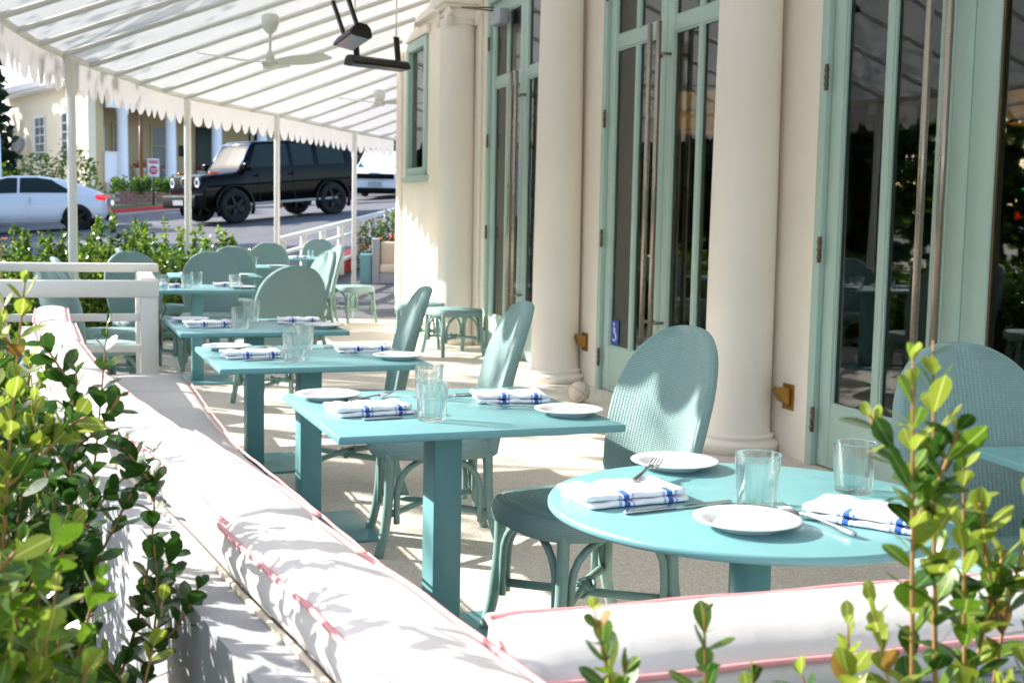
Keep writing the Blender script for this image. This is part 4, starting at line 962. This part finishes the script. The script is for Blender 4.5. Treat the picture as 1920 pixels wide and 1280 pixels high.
# low brick planter: courses of bricks
pw = thing('brick_planter', 'low weathered brick planter wall below the trimmed hedge', 'wall', tuple(K0+us*.2+ns_*1.6+Vector((0, 0, HZ+.3))), TH)
MB().box(0, 2.9, 0.02, .25, -.5, .42).build('core', 'concrete', pw)
bme = MB().rbox(-.155, .155, -.03, .0, -.05, .05, .006, 1).mesh('brick', 'brick_red')
for r_ in range(4):
    for c_ in range(9):
        b_ = obj('brick', bme, pw); b_.location = (.17+.33*c_+(.16 if r_ % 2 else 0)-.03, .018, .06+.115*r_)
for i in range(3): 
    p = K0+us*(.7+i*.95)+ns_*2.0; bush('garden_bush', ['clipped green bush behind the red sign', 'clipped dark bush right of the sign post', 'clipped bush beside the black car bonnet'][i], (p.x, p.y), .55, .35, HZ+.65, .62, 70+i, 900, .11, ('leaf_mid', 'leaf_dark'), 'clipped bushes before the house')
p = K0+us*-1.5+ns_*2.2; bush('garden_bush', 'loose yellow green bush against the cream house wall', (p.x, p.y), 1.2, .7, HZ+.4, 1.7, 75, 1300, .14, ('leaf_mid', 'leaf_lime'), 'clipped bushes before the house')
p = K0+us*-3.6+ns_*2.2; bush('garden_bush', 'low yellow green bush behind the white sedan roof', (p.x, p.y), .9, .6, HZ+.2, 1.25, 76, 800, .14, ('leaf_mid', 'leaf_lime'), 'clipped bushes before the house')
# traffic sign
sg = thing('traffic_sign', 'white sign with red top band and red disc on green post', 'sign', tuple(K0+us*1.15+ns_*.5+Vector((0, 0, HZ+.1))), R(6))
MB().tube([(0, .04, 0), (0, .04, 1.72)], .035, 8).build('post', 'post_green', sg)
MB().rbox(-.19, .19, -.02, .0, 1.15, 1.77, .008).build('panel', 'sign_white', sg)
MB().box(-.155, .155, -.028, -.021, 1.60, 1.72).build('top_band', 'sign_red', sg)
text_mesh('lettering', 'STOP', .11, 'sign_white', sg, FACE((0, -.031, 1.66), 0))
MB().lathe([(0, 0), (.145, 0), (.145, .006), (0, .006)], 28, M=Matrix.Translation((0, -.021, 1.38)) @ Matrix.Rotation(R(90), 4, 'X')).build('disc', 'sign_red', sg)
MB().box(-.11, .11, -.033, -.028, 1.40, 1.43).build('bar', 'sign_white', sg); MB().box(-.10, .10, -.033, -.028, 1.32, 1.345).build('bar', 'sign_white', sg)
# house across the street (local x along the porch, y into the lot)
HO = Vector((-.35, 50.6, 0)); hb = 2.45
ho = thing('house', 'cream house with white porch columns across the street', 'house', (HO.x, HO.y, hb), R(20))
mb = MB(); mb.box(-.3, 0, 0, 10, -1.6, 3.75); mb.build('side_wall', 'house_cream', ho)
MB().box(.001, 16, 2.2, 2.5, -1.6, 3.75).build('porch_wall', 'house_tan', ho)
MB().box(.001, .3, .0, 2.199, -1.6, 3.75).build('return_wall', 'house_tan', ho)
MB().box(.301, 16, -.2, 2.199, -1.6, .0).build('porch_floor', 'concrete', ho)
MB().box(.301, 16, -.35, -.2, 2.85, 3.75).build('porch_beam', 'house_white', ho)
mb = MB(); mb.box(-.75, 16.2, -.7, 10.2, 3.75, 3.85); mb.box(-.85, 16.3, -.8, 10.3, 3.85, 4.1); mb.build('cornice', 'house_white', ho)
mb = MB(); mb.add([(-.8, -.7, 4.1), (16.2, -.7, 4.1), (16.2, 10.2, 4.1), (-.8, 10.2, 4.1), (4, 4.5, 5.6), (12, 4.5, 5.6)], [(0, 1, 5, 4), (1, 2, 5), (2, 3, 4, 5), (3, 0, 4)]); mb.build('roof', 'house_roof', ho)
for x in (1.0, 2.95, 4.9, 6.9, 9.0, 11.2):
    MB().lathe([(.26, 0), (.26, .12), (.22, .16), (.2, 2.6), (.24, 2.68), (.24, 2.85)], 16, c=(x, -.1, 0)).build('porch_column', 'house_white', ho)
mb = MB(); mb.rbox(.301, .8, -.12, -.02, 0, 1.12, .01); mb.rbox(.301, .8, -.16, .02, 1.121, 1.2, .01); mb.build('balustrade', 'house_white', ho)
def hwin(M, w_, h_, cols, rows, pm='pane_grey', fm='house_white'):
    f = MB(); f.box(-w_/2-.07, -w_/2, -.06, .02, 0, h_, M=M); f.box(w_/2, w_/2+.07, -.06, .02, 0, h_, M=M); f.box(-w_/2-.07, w_/2+.07, -.06, .02, h_, h_+.07, M=M); f.box(-w_/2-.1, w_/2+.1, -.1, .02, -.08, 0, M=M)
    for c_ in range(1, cols): f.box(-w_/2+w_*c_/cols-.02, -w_/2+w_*c_/cols+.02, -.05, -.01, 0, h_, M=M)
    for r_ in range(1, rows): f.box(-w_/2, w_/2, -.048, -.012, h_*r_/rows-.02, h_*r_/rows+.02, M=M)
    fo = f.build('window', fm, ho); MB().box(-w_/2, w_/2, -.02, -.002, 0, h_, M=M).build('pane', pm, fo)
SW = lambda y, z: Matrix.Translation((-.302, y, z)) @ Matrix.Rotation(R(-90), 4, 'Z')
hwin(SW(2.2, .95), 1.2, 1.75, 2, 5); hwin(SW(5.6, .95), 1.2, 1.75, 2, 5)
PW = lambda x, z: Matrix.Translation((x, 2.198, z))
hwin(PW(.75, .2), .6, 2.0, 1, 2); hwin(PW(1.75, .1), .5, 2.3, 1, 2, 'pane_grey', 'house_tan'); hwin(PW(3.4, .1), .6, 2.3, 1, 3, 'pane_grey', 'house_tan'); hwin(PW(8.1, .7), 1.2, 1.6, 3, 2, 'pane_dark', 'dark_green_paint')
dr = MB().rbox(5.0, 5.9, 2.12, 2.197, 0, 2.5, .01).build('door', 'dark_green_paint', ho); MB().box(5.78, 5.84, 2.08, 2.12, .95, 1.15).build('door_handle', 'brass', dr)
MB().rbox(4.25, 4.6, 2.15, 2.197, 1.25, 1.7, .02).build('plaque', 'black_metal', ho)
mb = MB(); mb.tube([(-.42, 8.6, -1.4), (-.42, 8.6, 2.6), (-.5, 8.6, 2.9), (-.42, 8.9, 3.15)], .07, 8); mb.build('downpipe', 'house_cream', ho)
dish = MB().lathe([(0, .06), (.2, .045), (.36, 0), (.37, .01), (.2, .06), (0, .075)], 20, M=Matrix.Translation((-.75, 7.2, 1.6)) @ Matrix.Rotation(R(-70), 4, 'Y') @ Matrix.Rotation(R(30), 4, 'X')).build('satellite_dish', 'dish_grey', ho)
MB().tube([(-.72, 7.2, 1.5), (-.5, 7.3, .6), (-.31, 7.3, .5)], .025, 6).build('dish_arm', 'dish_grey', dish)
for i, (x, lab) in enumerate(((1.9, 'red flower pot behind the first porch column'), (3.15, 'red flower pot behind the traffic sign'), (4.6, 'red flower pot on the porch by the dark door'))):
    p = HO+U(R(20))*x+U(R(110))*.55
    t = thing('flower_pot', lab, 'flower pot', (p.x, p.y, hb), 0, 'red flower pots on the porch')
    MB().lathe([(0, 0), (.16, 0), (.26, .55), (.29, .56), (.29, .62), (.24, .62), (0, .6)], 14).build('pot', 'house_cream', t)
    mb = MB(); rr = random.Random(90+i)
    for k in range(240):
        q = Vector((rr.gauss(0, .16), rr.gauss(0, .16), .72+rr.gauss(0, .1))); d = Vector((rr.gauss(0, 1), rr.gauss(0, 1), rr.gauss(0, 1))).normalized()*.07; x2 = d.cross(Vector((0, 0, 1)))*.6
        mb.add([q, q+d*.5+x2, q+d, q+d*.5-x2], [(0, 1, 2, 3)])
    tag(mb.build('blooms', 'flower_red', t), kind='stuff')
ph = K0+us*2.1+ns_*4.6
lp = thing('porch_pole', 'thin brown pole standing before the house porch', 'pole', (ph.x, ph.y, 1.6)); MB().tube([(0, 0, 0), (0, 0, 4.0)], .075, 8).build('shaft', 'wood_brown', lp)

# ---------------------------------------------------------------- trees
def tree(name, label, x, y, z0, h, rx, crown_lo, seed, n_=3000, lm=.22, m_=('leaf_tree', 'leaf_cypress'), group=None, blobs=14, trunk=.2, tall=False):
    rr = random.Random(seed); t = thing(name, label, 'tree', (x, y, z0), 0, group); mb = MB()
    mb.tube([(0, 0, -.3), (.05, 0, h*.3), (0, .08, h*.6), (0, 0, h*.92)], [trunk, trunk*.75, trunk*.45, trunk*.1], 8)
    bl_ = []
    for k in range(blobs):
        q = rr.random(); zc = crown_lo+(h-crown_lo)*(k+.5)/blobs
        rad = rx*(math.sin(math.pi*min(1, (zc-crown_lo)/(h-crown_lo)*.8+.15)) if not tall else 1.05-(zc-crown_lo)/(h-crown_lo))
        a = rr.random()*6.28; d = rad*(.0 if tall else rr.uniform(.25, .75)); bl_.append((Vector((d*math.cos(a), d*math.sin(a), zc)), max(.35, rad*(.9 if tall else .62))))
        if not tall: mb.tube([(0, 0, max(crown_lo*.6, zc*.6)), (d*.5*math.cos(a), d*.5*math.sin(a), zc*.85), tuple(bl_[-1][0])], [trunk*.35, trunk*.2, trunk*.06], 6)
    mb.build('trunk', 'bark', t); cr = [MB() for _ in m_]
    for i in range(n_):
        c, r_ = bl_[rr.randrange(blobs)]; d = Vector((rr.gauss(0, 1), rr.gauss(0, 1), rr.gauss(0, .8))).normalized()
        p = c+d*r_*rr.random()**.45; dd = (d+Vector((rr.gauss(0, .8), rr.gauss(0, .8), rr.gauss(0, .8)))).normalized(); x2 = dd.cross(Vector((rr.gauss(0, 1), rr.gauss(0, 1), rr.gauss(0, 1)))).normalized()
        s_ = lm*rr.uniform(.6, 1.3); cr[0 if rr.random() < .6 else 1].add([p, p+dd*s_*.5+x2*s_*.35, p+dd*s_, p+dd*s_*.5-x2*s_*.35], [(0, 1, 2, 3)])
    for k, q in enumerate(m_): tag(cr[k].build('crown', q, t), kind='stuff')
    return t
tree('cypress_tree', 'dark evergreen tree beside the cream house at far left', -4.35, 48, 1.2, 9.5, 1.7, .5, 101, 5000, .35, ('leaf_cypress', 'leaf_cypress'), tall=True)
for i, (x, y, h, rx) in enumerate(((9.5, 56, 7, 3.2), (13.5, 58, 8, 3.6), (18, 60, 9, 4), (6.5, 66, 9, 3.5))):
    tree('dark_tree', ['dark tree behind the rear of the black car', 'dark tree between the black car and white SUV', 'dark tree behind the white SUV', 'dark tree behind the house porch'][i], x, y, gz(x, y), h, rx, .6, 110+i, 3200, .4, ('leaf_cypress', 'leaf_tree'), 'dark trees behind the cars')
for i, (x, y, h, rx, cl) in enumerate(((-5.5, 16.2, 8.6, 2.5, 5.0), (-6.2, 12.4, 8.8, 2.2, 6.0), (-20, 20, 9, 4.4, .6), (-19, 11, 9, 4.4, .6), (-18, 29, 9, 4.4, .6), (-21, 3, 9, 4.4, .6), (-12, 41, 9, 3.6, 1.0))):
    tree('street_tree', ['leafy street tree shading the awning from the left', 'leafy street tree throwing dapples on the near awning', 'leafy tree mirrored in the nearest door glass, left of the picture', 'leafy tree mirrored beside it in the nearest glass', 'leafy tree up the street, mirrored in the middle doors', 'leafy tree behind the camera side of the street', 'leafy tree left of the white van, outside the picture'][i], x, y, gz(x, y), h, rx, cl, 120+i, 750 if i < 2 else 4200, .16 if i < 2 else .5, ('leaf_tree', 'leaf_mid'), 'street trees')

for i, (x, y, h, rx) in enumerate(((-8.5, 33, 9.5, 3.4), (-15, 37, 11, 4.4), (-21, 45, 12, 5), (-13, 50, 12, 4.5), (-8.2, 60, 10, 3.2))):
    tree('park_tree', ['dense dark tree standing across the street, left of the white sedan', 'broad dark tree across the street, mirrored in the nearest doors', 'tall dark tree farther up the street, mirrored in the door glass', 'dark tree left of the cream house, outside the picture', 'dark tree showing above the roof of the cream house'][i], x, y, gz(x, y), h, rx, .3, 140+i, 5200, .6, ('leaf_cypress', 'leaf_tree'), 'dark trees up the street', trunk=.25)
nb = thing('neighbour_house', 'long tan house behind the street trees, mirrored in the doors', 'house', (-29, -6, 0))
MB().box(-6, 0, 0, 34, -2, 5.2).build('wall', 'house_tan', nb); MB().prism([(-6.4, 5.2), (.4, 5.2), (-3, 7.4)], 1, -.4, 34.4).build('roof', 'house_roof', nb)
for k in range(7):
    f = MB().box(-.05, .05, 2+k*4.6, 3.4+k*4.6, 1.2, 2.9).build('window', 'house_white', nb); MB().box(.051, .06, 2.1+k*4.6, 3.3+k*4.6, 1.3, 2.8).build('pane', 'pane_dark', f)

# ---------------------------------------------------------------- vehicles
def station(tab, x):
    for (a, va), (b_, vb) in zip(tab, tab[1:]):
        if x <= b_ or b_ == tab[-1][0]:
            f = max(0, min(1, (x-a)/(b_-a))); f = f
            return [p+(q-p)*f for p, q in zip(va, vb)]
def vehicle(name, label, cat, pos, heading, tab, wheels, paint, wins, seed=0, group='cars in the street', wr=.36, slope=None, extras=None, rim='rim_dark'):
    """loft along x (rear -, front +). tab rows: x, (z_low, z_sill, z_belt, z_roof, w_low, w_mid, w_belt, w_roof)"""
    t = thing(name, label, cat, pos, heading, group)
    if slope: t.rotation_euler = (slope[0], slope[1], heading)
    def S(x, q, off=0):
        zl, zs, zb, zr, wl, wm, wb, wr_ = station(tab, x)
        K = [(0, wl*.2, zl), (.12, wl, zl), (.30, wm, zs), (.50, wm*1.0, zs+(zb-zs)*.6), (.58, wb, zb), (.80, wr_, zr-.04*(zr-zb)), (.86, wr_*.9, zr), (1.0, 0, zr+.015)]
        for (a, wa, za), (b_, wb_, zb_) in zip(K, K[1:]):
            if q <= b_: f = (q-a)/(b_-a); return (x, (wa+(wb_-wa)*f)+off, za+(zb_-za)*f+off*.25)
    x0, x1 = tab[0][0], tab[-1][0]; N = 70; Q = [0, .06, .12, .18, .24, .30, .36, .43, .50, .54, .58, .65, .72, .80, .83, .86, .93, 1.0]
    mb = MB()
    for sg_ in (1, -1):
        mb.add([(lambda p: (p[0], sg_*p[1], p[2]))(S(x0+(x1-x0)*i/N, q)) for i in range(N+1) for q in Q],
               [(i*len(Q)+k, i*len(Q)+k+1, (i+1)*len(Q)+k+1, (i+1)*len(Q)+k) for i in range(N) for k in range(len(Q)-1)], True)
        for i in (0, N): mb.add([(lambda p: (p[0], sg_*p[1], p[2]))(S(x0+(x1-x0)*i/N, q)) for q in Q]+[(x0+(x1-x0)*i/N, 0, S(x0+(x1-x0)*i/N, 0)[2])], [tuple(range(len(Q)+1))])
    mb.build('body', paint, t)
    for (a, b_, q0, q1, m_, nm, a2, b2) in wins:                # side glazing, following the body, a2/b2 at the roof
        for sg_ in (1, -1):
            mb = MB(); mb.grid(lambda u, v: (lambda p: (p[0], sg_*p[1], p[2]))(S((a+(a2-a)*v)+((b_+(b2-b_)*v)-(a+(a2-a)*v))*u, q0+(q1-q0)*v, .012)), 14, 4); mb.build(nm, m_, t)
    for (wx, wy) in wheels:
        for sg_ in (1, -1):
            Mw = Matrix.Translation((wx, sg_*wy, wr)) @ Matrix.Rotation(R(90), 4, 'X')
            wo = MB().lathe([(wr*.64, -.10), (wr*.9, -.115), (wr, -.08), (wr, .08), (wr*.9, .115), (wr*.64, .10)], 28, M=Mw).build('wheel', 'tyre', t)
            mb = MB(); mb.lathe([(0, -.05), (wr*.6, -.05), (wr*.65, -.09), (wr*.65, .09), (wr*.6, .05), (0, .05)], 24, M=Mw)
            for k in range(5):
                a = k*1.2566; Ms = Mw @ Matrix.Rotation(a, 4, 'Z'); mb.box(wr*.1, wr*.62, -.035, .035, -.085, .085, M=Ms)
            mb.lathe([(0, -.092), (.05, -.09), (.06, .09), (0, .092)], 10, M=Mw); mb.build('rim', rim, wo)
            # dark arch opening
            mb = MB(); yw = sg_*(wy+.055)
            mb.add([(wx+(wr*1.17)*math.cos(R(-20+220*k/20)), yw, wr+(wr*1.17)*math.sin(R(-20+220*k/20))) for k in range(21)], [tuple(range(21))])
            mb.build('wheel_arch', 'car_trim', t)
            wo.location.y = sg_*.07
    if extras: extras(t, S)
    return t
# boxy black off-roader, facing left
def g_extra(t, S):
    for s_ in (1, -1):
        MB().lathe([(.06, 0), (.115, 0), (.115, .03), (.085, .035), (.085, .02), (.06, .02)], 24, M=Matrix.Translation((2.185, s_*.63, 1.02)) @ Matrix.Rotation(R(90), 4, 'Y')).build('headlight_ring', 'lamp_white', t)
        MB().lathe([(0, .012), (.06, .012)], 20, M=Matrix.Translation((2.19, s_*.63, 1.02)) @ Matrix.Rotation(R(90), 4, 'Y')).build('headlight', 'pane_dark', t)
        MB().rbox(1.72, 1.95, s_*.80-.05, s_*.80+.05, 1.215, 1.275, .02).build('indicator', 'amber', t)
        MB().rbox(-1.6, 1.0, s_*.90-.06, s_*.90+.06, .40, .47, .02).build('running_board', 'dish_grey', t)
        MB().rbox(.95, 1.12, s_*1.02-.10, s_*1.02+.10, 1.26, 1.45, .04).build('mirror', 'car_black', t)
        for wx in (1.38, -1.47):
            mb = MB(); mb.tube([(wx+.50*math.cos(R(-25+230*k/16)), s_*.93, .41+.50*math.sin(R(-25+230*k/16))) for k in range(17)], .05, 6); mb.build('arch_flare', 'car_black', t)
        MB().rbox(-2.2, 2.05, s_*.885-.012, s_*.885+.012, .90, .95, .006).build('side_strip', 'car_trim', t)
        for xx in (-.35, .65): MB().box(xx-.006, xx+.006, s_*.882-.004, s_*.882+.006, .5, 1.22).build('door_gap', 'door_gap', t)
        for xx in (-.25, .75): MB().rbox(xx-.1, xx+.02, s_*.90-.02, s_*.90+.02, 1.10, 1.14, .008).build('door_handle', 'car_trim', t)
    MB().rbox(2.16, 2.21, -.5, .5, .86, 1.18, .02).build('grille', 'car_trim', t)
    MB().lathe([(.10, 0), (.13, 0), (.13, .02), (.1, .02)], 20, M=Matrix.Translation((2.215, 0, 1.03)) @ Matrix.Rotation(R(90), 4, 'Y')).build('emblem', 'chrome', t)
    MB().rbox(2.12, 2.42, -.88, .88, .42, .74, .05).build('bumper', 'car_trim', t); MB().box(2.425, 2.43, -.26, .26, .5, .62).build('number_plate', 'plate_grey', t)
    mb = MB(); mb.add([(.95, -.70, 1.29), (.95, .70, 1.29), (.62, .62, 1.86), (.62, -.62, 1.86)], [(0, 1, 2, 3)]); 
    w_ = MB(); 
    w_.add([(1.115, -.72, 1.285), (1.115, .72, 1.285), (.70, .62, 1.86), (.70, -.62, 1.86)], [(0, 1, 2, 3)]); w_.build('windscreen', 'car_glass', t)
    fr = MB(); 
    for s_ in (1, -1): fr.tube([(1.125, s_*.76, 1.27), (.70, s_*.655, 1.885)], .028, 6)
    fr.tube([(.70, -.66, 1.885), (.70, .66, 1.885)], .028, 6); fr.tube([(1.125, -.76, 1.27), (1.125, .76, 1.27)], .025, 6); fr.build('windscreen_frame', 'chrome', t)
    MB().lathe([(0, -.12), (.34, -.12), (.38, -.08), (.38, .08), (.34, .12), (0, .12)], 24, M=Matrix.Translation((-2.36, 0, 1.05)) @ Matrix.Rotation(R(90), 4, 'Y')).build('spare_wheel', 'car_black', t)
G = [(-2.23, (.45, .62, 1.22, 1.90, .80, .88, .85, .70)), (-2.18, (.42, .6, 1.24, 1.95, .82, .88, .86, .72)), (.62, (.42, .6, 1.26, 1.96, .82, .88, .86, .71)), (.70, (.42, .6, 1.26, 1.90, .82, .88, .86, .70)), (1.14, (.42, .6, 1.24, 1.275, .82, .88, .84, .78)), (1.2, (.42, .6, 1.2, 1.24, .82, .88, .82, .74)), (2.1, (.45, .62, 1.14, 1.2, .80, .86, .80, .70)), (2.17, (.5, .66, 1.08, 1.14, .78, .84, .78, .66))]
fx, fy = 3.92, 32.65
hd = math.atan2(-(gz(5.3, 32.7)-gz(2.6, 32.5)), 2.8)
vehicle('boxy_car', 'boxy black off-road car crossing the street behind the posts', 'car', (fx, fy, gz(fx, fy)), R(204), G, [(1.38, .80), (-1.47, .80)], 'car_black',
        [(-1.95, -1.15, .60, .78, 'car_glass', 'window', -1.9, -1.15), (-1.0, -.38, .60, .78, 'car_glass', 'window', -1.0, -.38), (-.28, .95, .60, .78, 'car_glass', 'window', -.28, .58)], wr=.41, slope=(0, math.atan2(gz(5.3, 32.7)-gz(2.6, 32.5), 2.75), 0), extras=g_extra)
# white fastback sedan, rear to the right
def s_extra(t, S):
    for s_ in (1, -1):
        MB().rbox(-2.06, -1.8, s_*.74-.10, s_*.74+.10, .80, .95, .03).build('tail_lamp', 'tail_red', t)
        MB().rbox(.72, .92, s_*.98-.08, s_*.98+.08, .93, 1.06, .03).build('mirror', 'car_white', t)
        MB().box(-.25, -.24, s_*.915-.004, s_*.915+.003, .35, .92).build('door_gap', 'door_gap', t)
    MB().rbox(-2.09, -1.9, -.70, .70, .30, .46, .03).build('diffuser', 'car_trim', t)
Sd = [(-2.08, (.36, .5, .82, .86, .62, .74, .70, .6)), (-1.98, (.3, .46, .9, .97, .74, .86, .78, .66)), (-1.75, (.26, .42, .93, 1.08, .8, .9, .82, .66)), (-1.2, (.24, .4, .94, 1.30, .82, .92, .86, .60)), (-.4, (.24, .4, .93, 1.44, .82, .92, .87, .58)), (.3, (.24, .4, .92, 1.44, .82, .92, .87, .58)), (.8, (.24, .4, .92, 1.30, .82, .92, .86, .62)), (1.45, (.24, .4, .93, .98, .82, .92, .84, .7)), (2.1, (.26, .42, .8, .84, .78, .86, .76, .6)), (2.35, (.34, .48, .66, .7, .6, .7, .62, .5))]
sx0, sy0 = -1.98, 34.6
vehicle('white_sedan', 'white fastback sedan with red tail lamp at far left', 'car', (sx0, sy0, gz(sx0, sy0)-.02), R(176), Sd, [(1.45, .82), (-1.36, .82)], 'car_white',
        [(-1.35, .0, .615, .785, 'car_glass', 'window', -.75, .0), (.06, 1.15, .615, .785, 'car_glass', 'window', .06, .62)], wr=.36, slope=(0, .03, 0), extras=s_extra)
# white crossover seen from the front
def k_extra(t, S):
    MB().rbox(2.14, 2.22, -.62, .62, .72, .90, .03).build('grille', 'car_trim', t); MB().rbox(2.17, 2.235, -.2, .2, .885, .94, .01).build('badge_bar', 'chrome', t)
    MB().rbox(2.16, 2.24, -.58, .58, .715, .735, .008).build('grille_trim', 'chrome', t)
    for s_ in (1, -1):
        MB().rbox(1.95, 2.14, s_*.76-.12, s_*.76+.10, .78, .92, .03).build('headlight', 'pane_grey', t); MB().rbox(.62, .82, s_*1.0-.1, s_*1.0+.1, 1.02, 1.2, .04).build('mirror', 'car_white', t)
    MB().rbox(2.1, 2.27, -.8, .8, .25, .44, .04).build('lower_bumper', 'car_trim', t); MB().box(2.225, 2.25, -.22, .22, .5, .64).build('number_plate', 'plate_grey', t)
    MB().add([(1.2, -.74, 1.07), (1.2, .74, 1.07), (.42, .60, 1.58), (.42, -.60, 1.58)], [(0, 1, 2, 3)]).build('windscreen', 'car_glass_blue', t)
Kd = [(-2.2, (.4, .5, 1.0, 1.3, .7, .82, .78, .6)), (-2.0, (.3, .45, 1.02, 1.56, .8, .9, .84, .62)), (.35, (.28, .42, 1.02, 1.62, .82, .92, .86, .63)), (.45, (.28, .42, 1.02, 1.575, .82, .92, .86, .63)), (1.2, (.28, .42, 1.02, 1.065, .82, .92, .85, .76)), (1.9, (.3, .44, .92, .98, .8, .88, .8, .68)), (2.18, (.36, .5, .82, .86, .68, .78, .72, .6))]
kx, ky = 9.15, 42.6
vehicle('white_crossover', 'white crossover car facing the camera beyond the ramp railing', 'car', (kx, ky, gz(kx, ky)-.05), R(250), Kd, [(1.36, .82), (-1.36, .82)], 'car_white',
        [(-1.5, -.2, .61, .785, 'car_glass', 'window', -1.4, -.2), (-.12, .95, .61, .785, 'car_glass', 'window', -.12, .42)], wr=.35, slope=(0, .06, 0), extras=k_extra)
# tall white van at far left
def v_extra(t, S):
    MB().add([(1.52, -.8, 1.25), (1.52, .8, 1.25), (1.08, .72, 2.4), (1.08, -.72, 2.4)], [(0, 1, 2, 3)]).build('windscreen', 'car_glass', t)
    MB().rbox(2.1, 2.36, -.8, .8, .3, .55, .05).build('bumper', 'car_trim', t)
Vd = [(-2.5, (.4, .55, 1.3, 2.9, .85, .95, .93, .8)), (-2.4, (.35, .5, 1.3, 3.0, .88, .97, .95, .82)), (.6, (.35, .5, 1.3, 3.0, .88, .97, .95, .82)), (1.0, (.35, .5, 1.28, 2.6, .88, .97, .94, .8)), (1.55, (.35, .5, 1.2, 1.26, .88, .97, .92, .84)), (2.1, (.4, .52, 1.0, 1.06, .84, .92, .86, .74)), (2.3, (.5, .58, .8, .86, .7, .8, .74, .6))]
vx, vy = -5.5, 39.5
vehicle('white_van', 'tall white van cropped by the left edge behind the sedan', 'van', (vx, vy, gz(vx, vy)), R(192), Vd, [(1.5, .86), (-1.6, .86)], 'car_white', [(.3, 1.3, .6, .76, 'car_glass', 'window', .3, .95)], wr=.36, extras=v_extra)
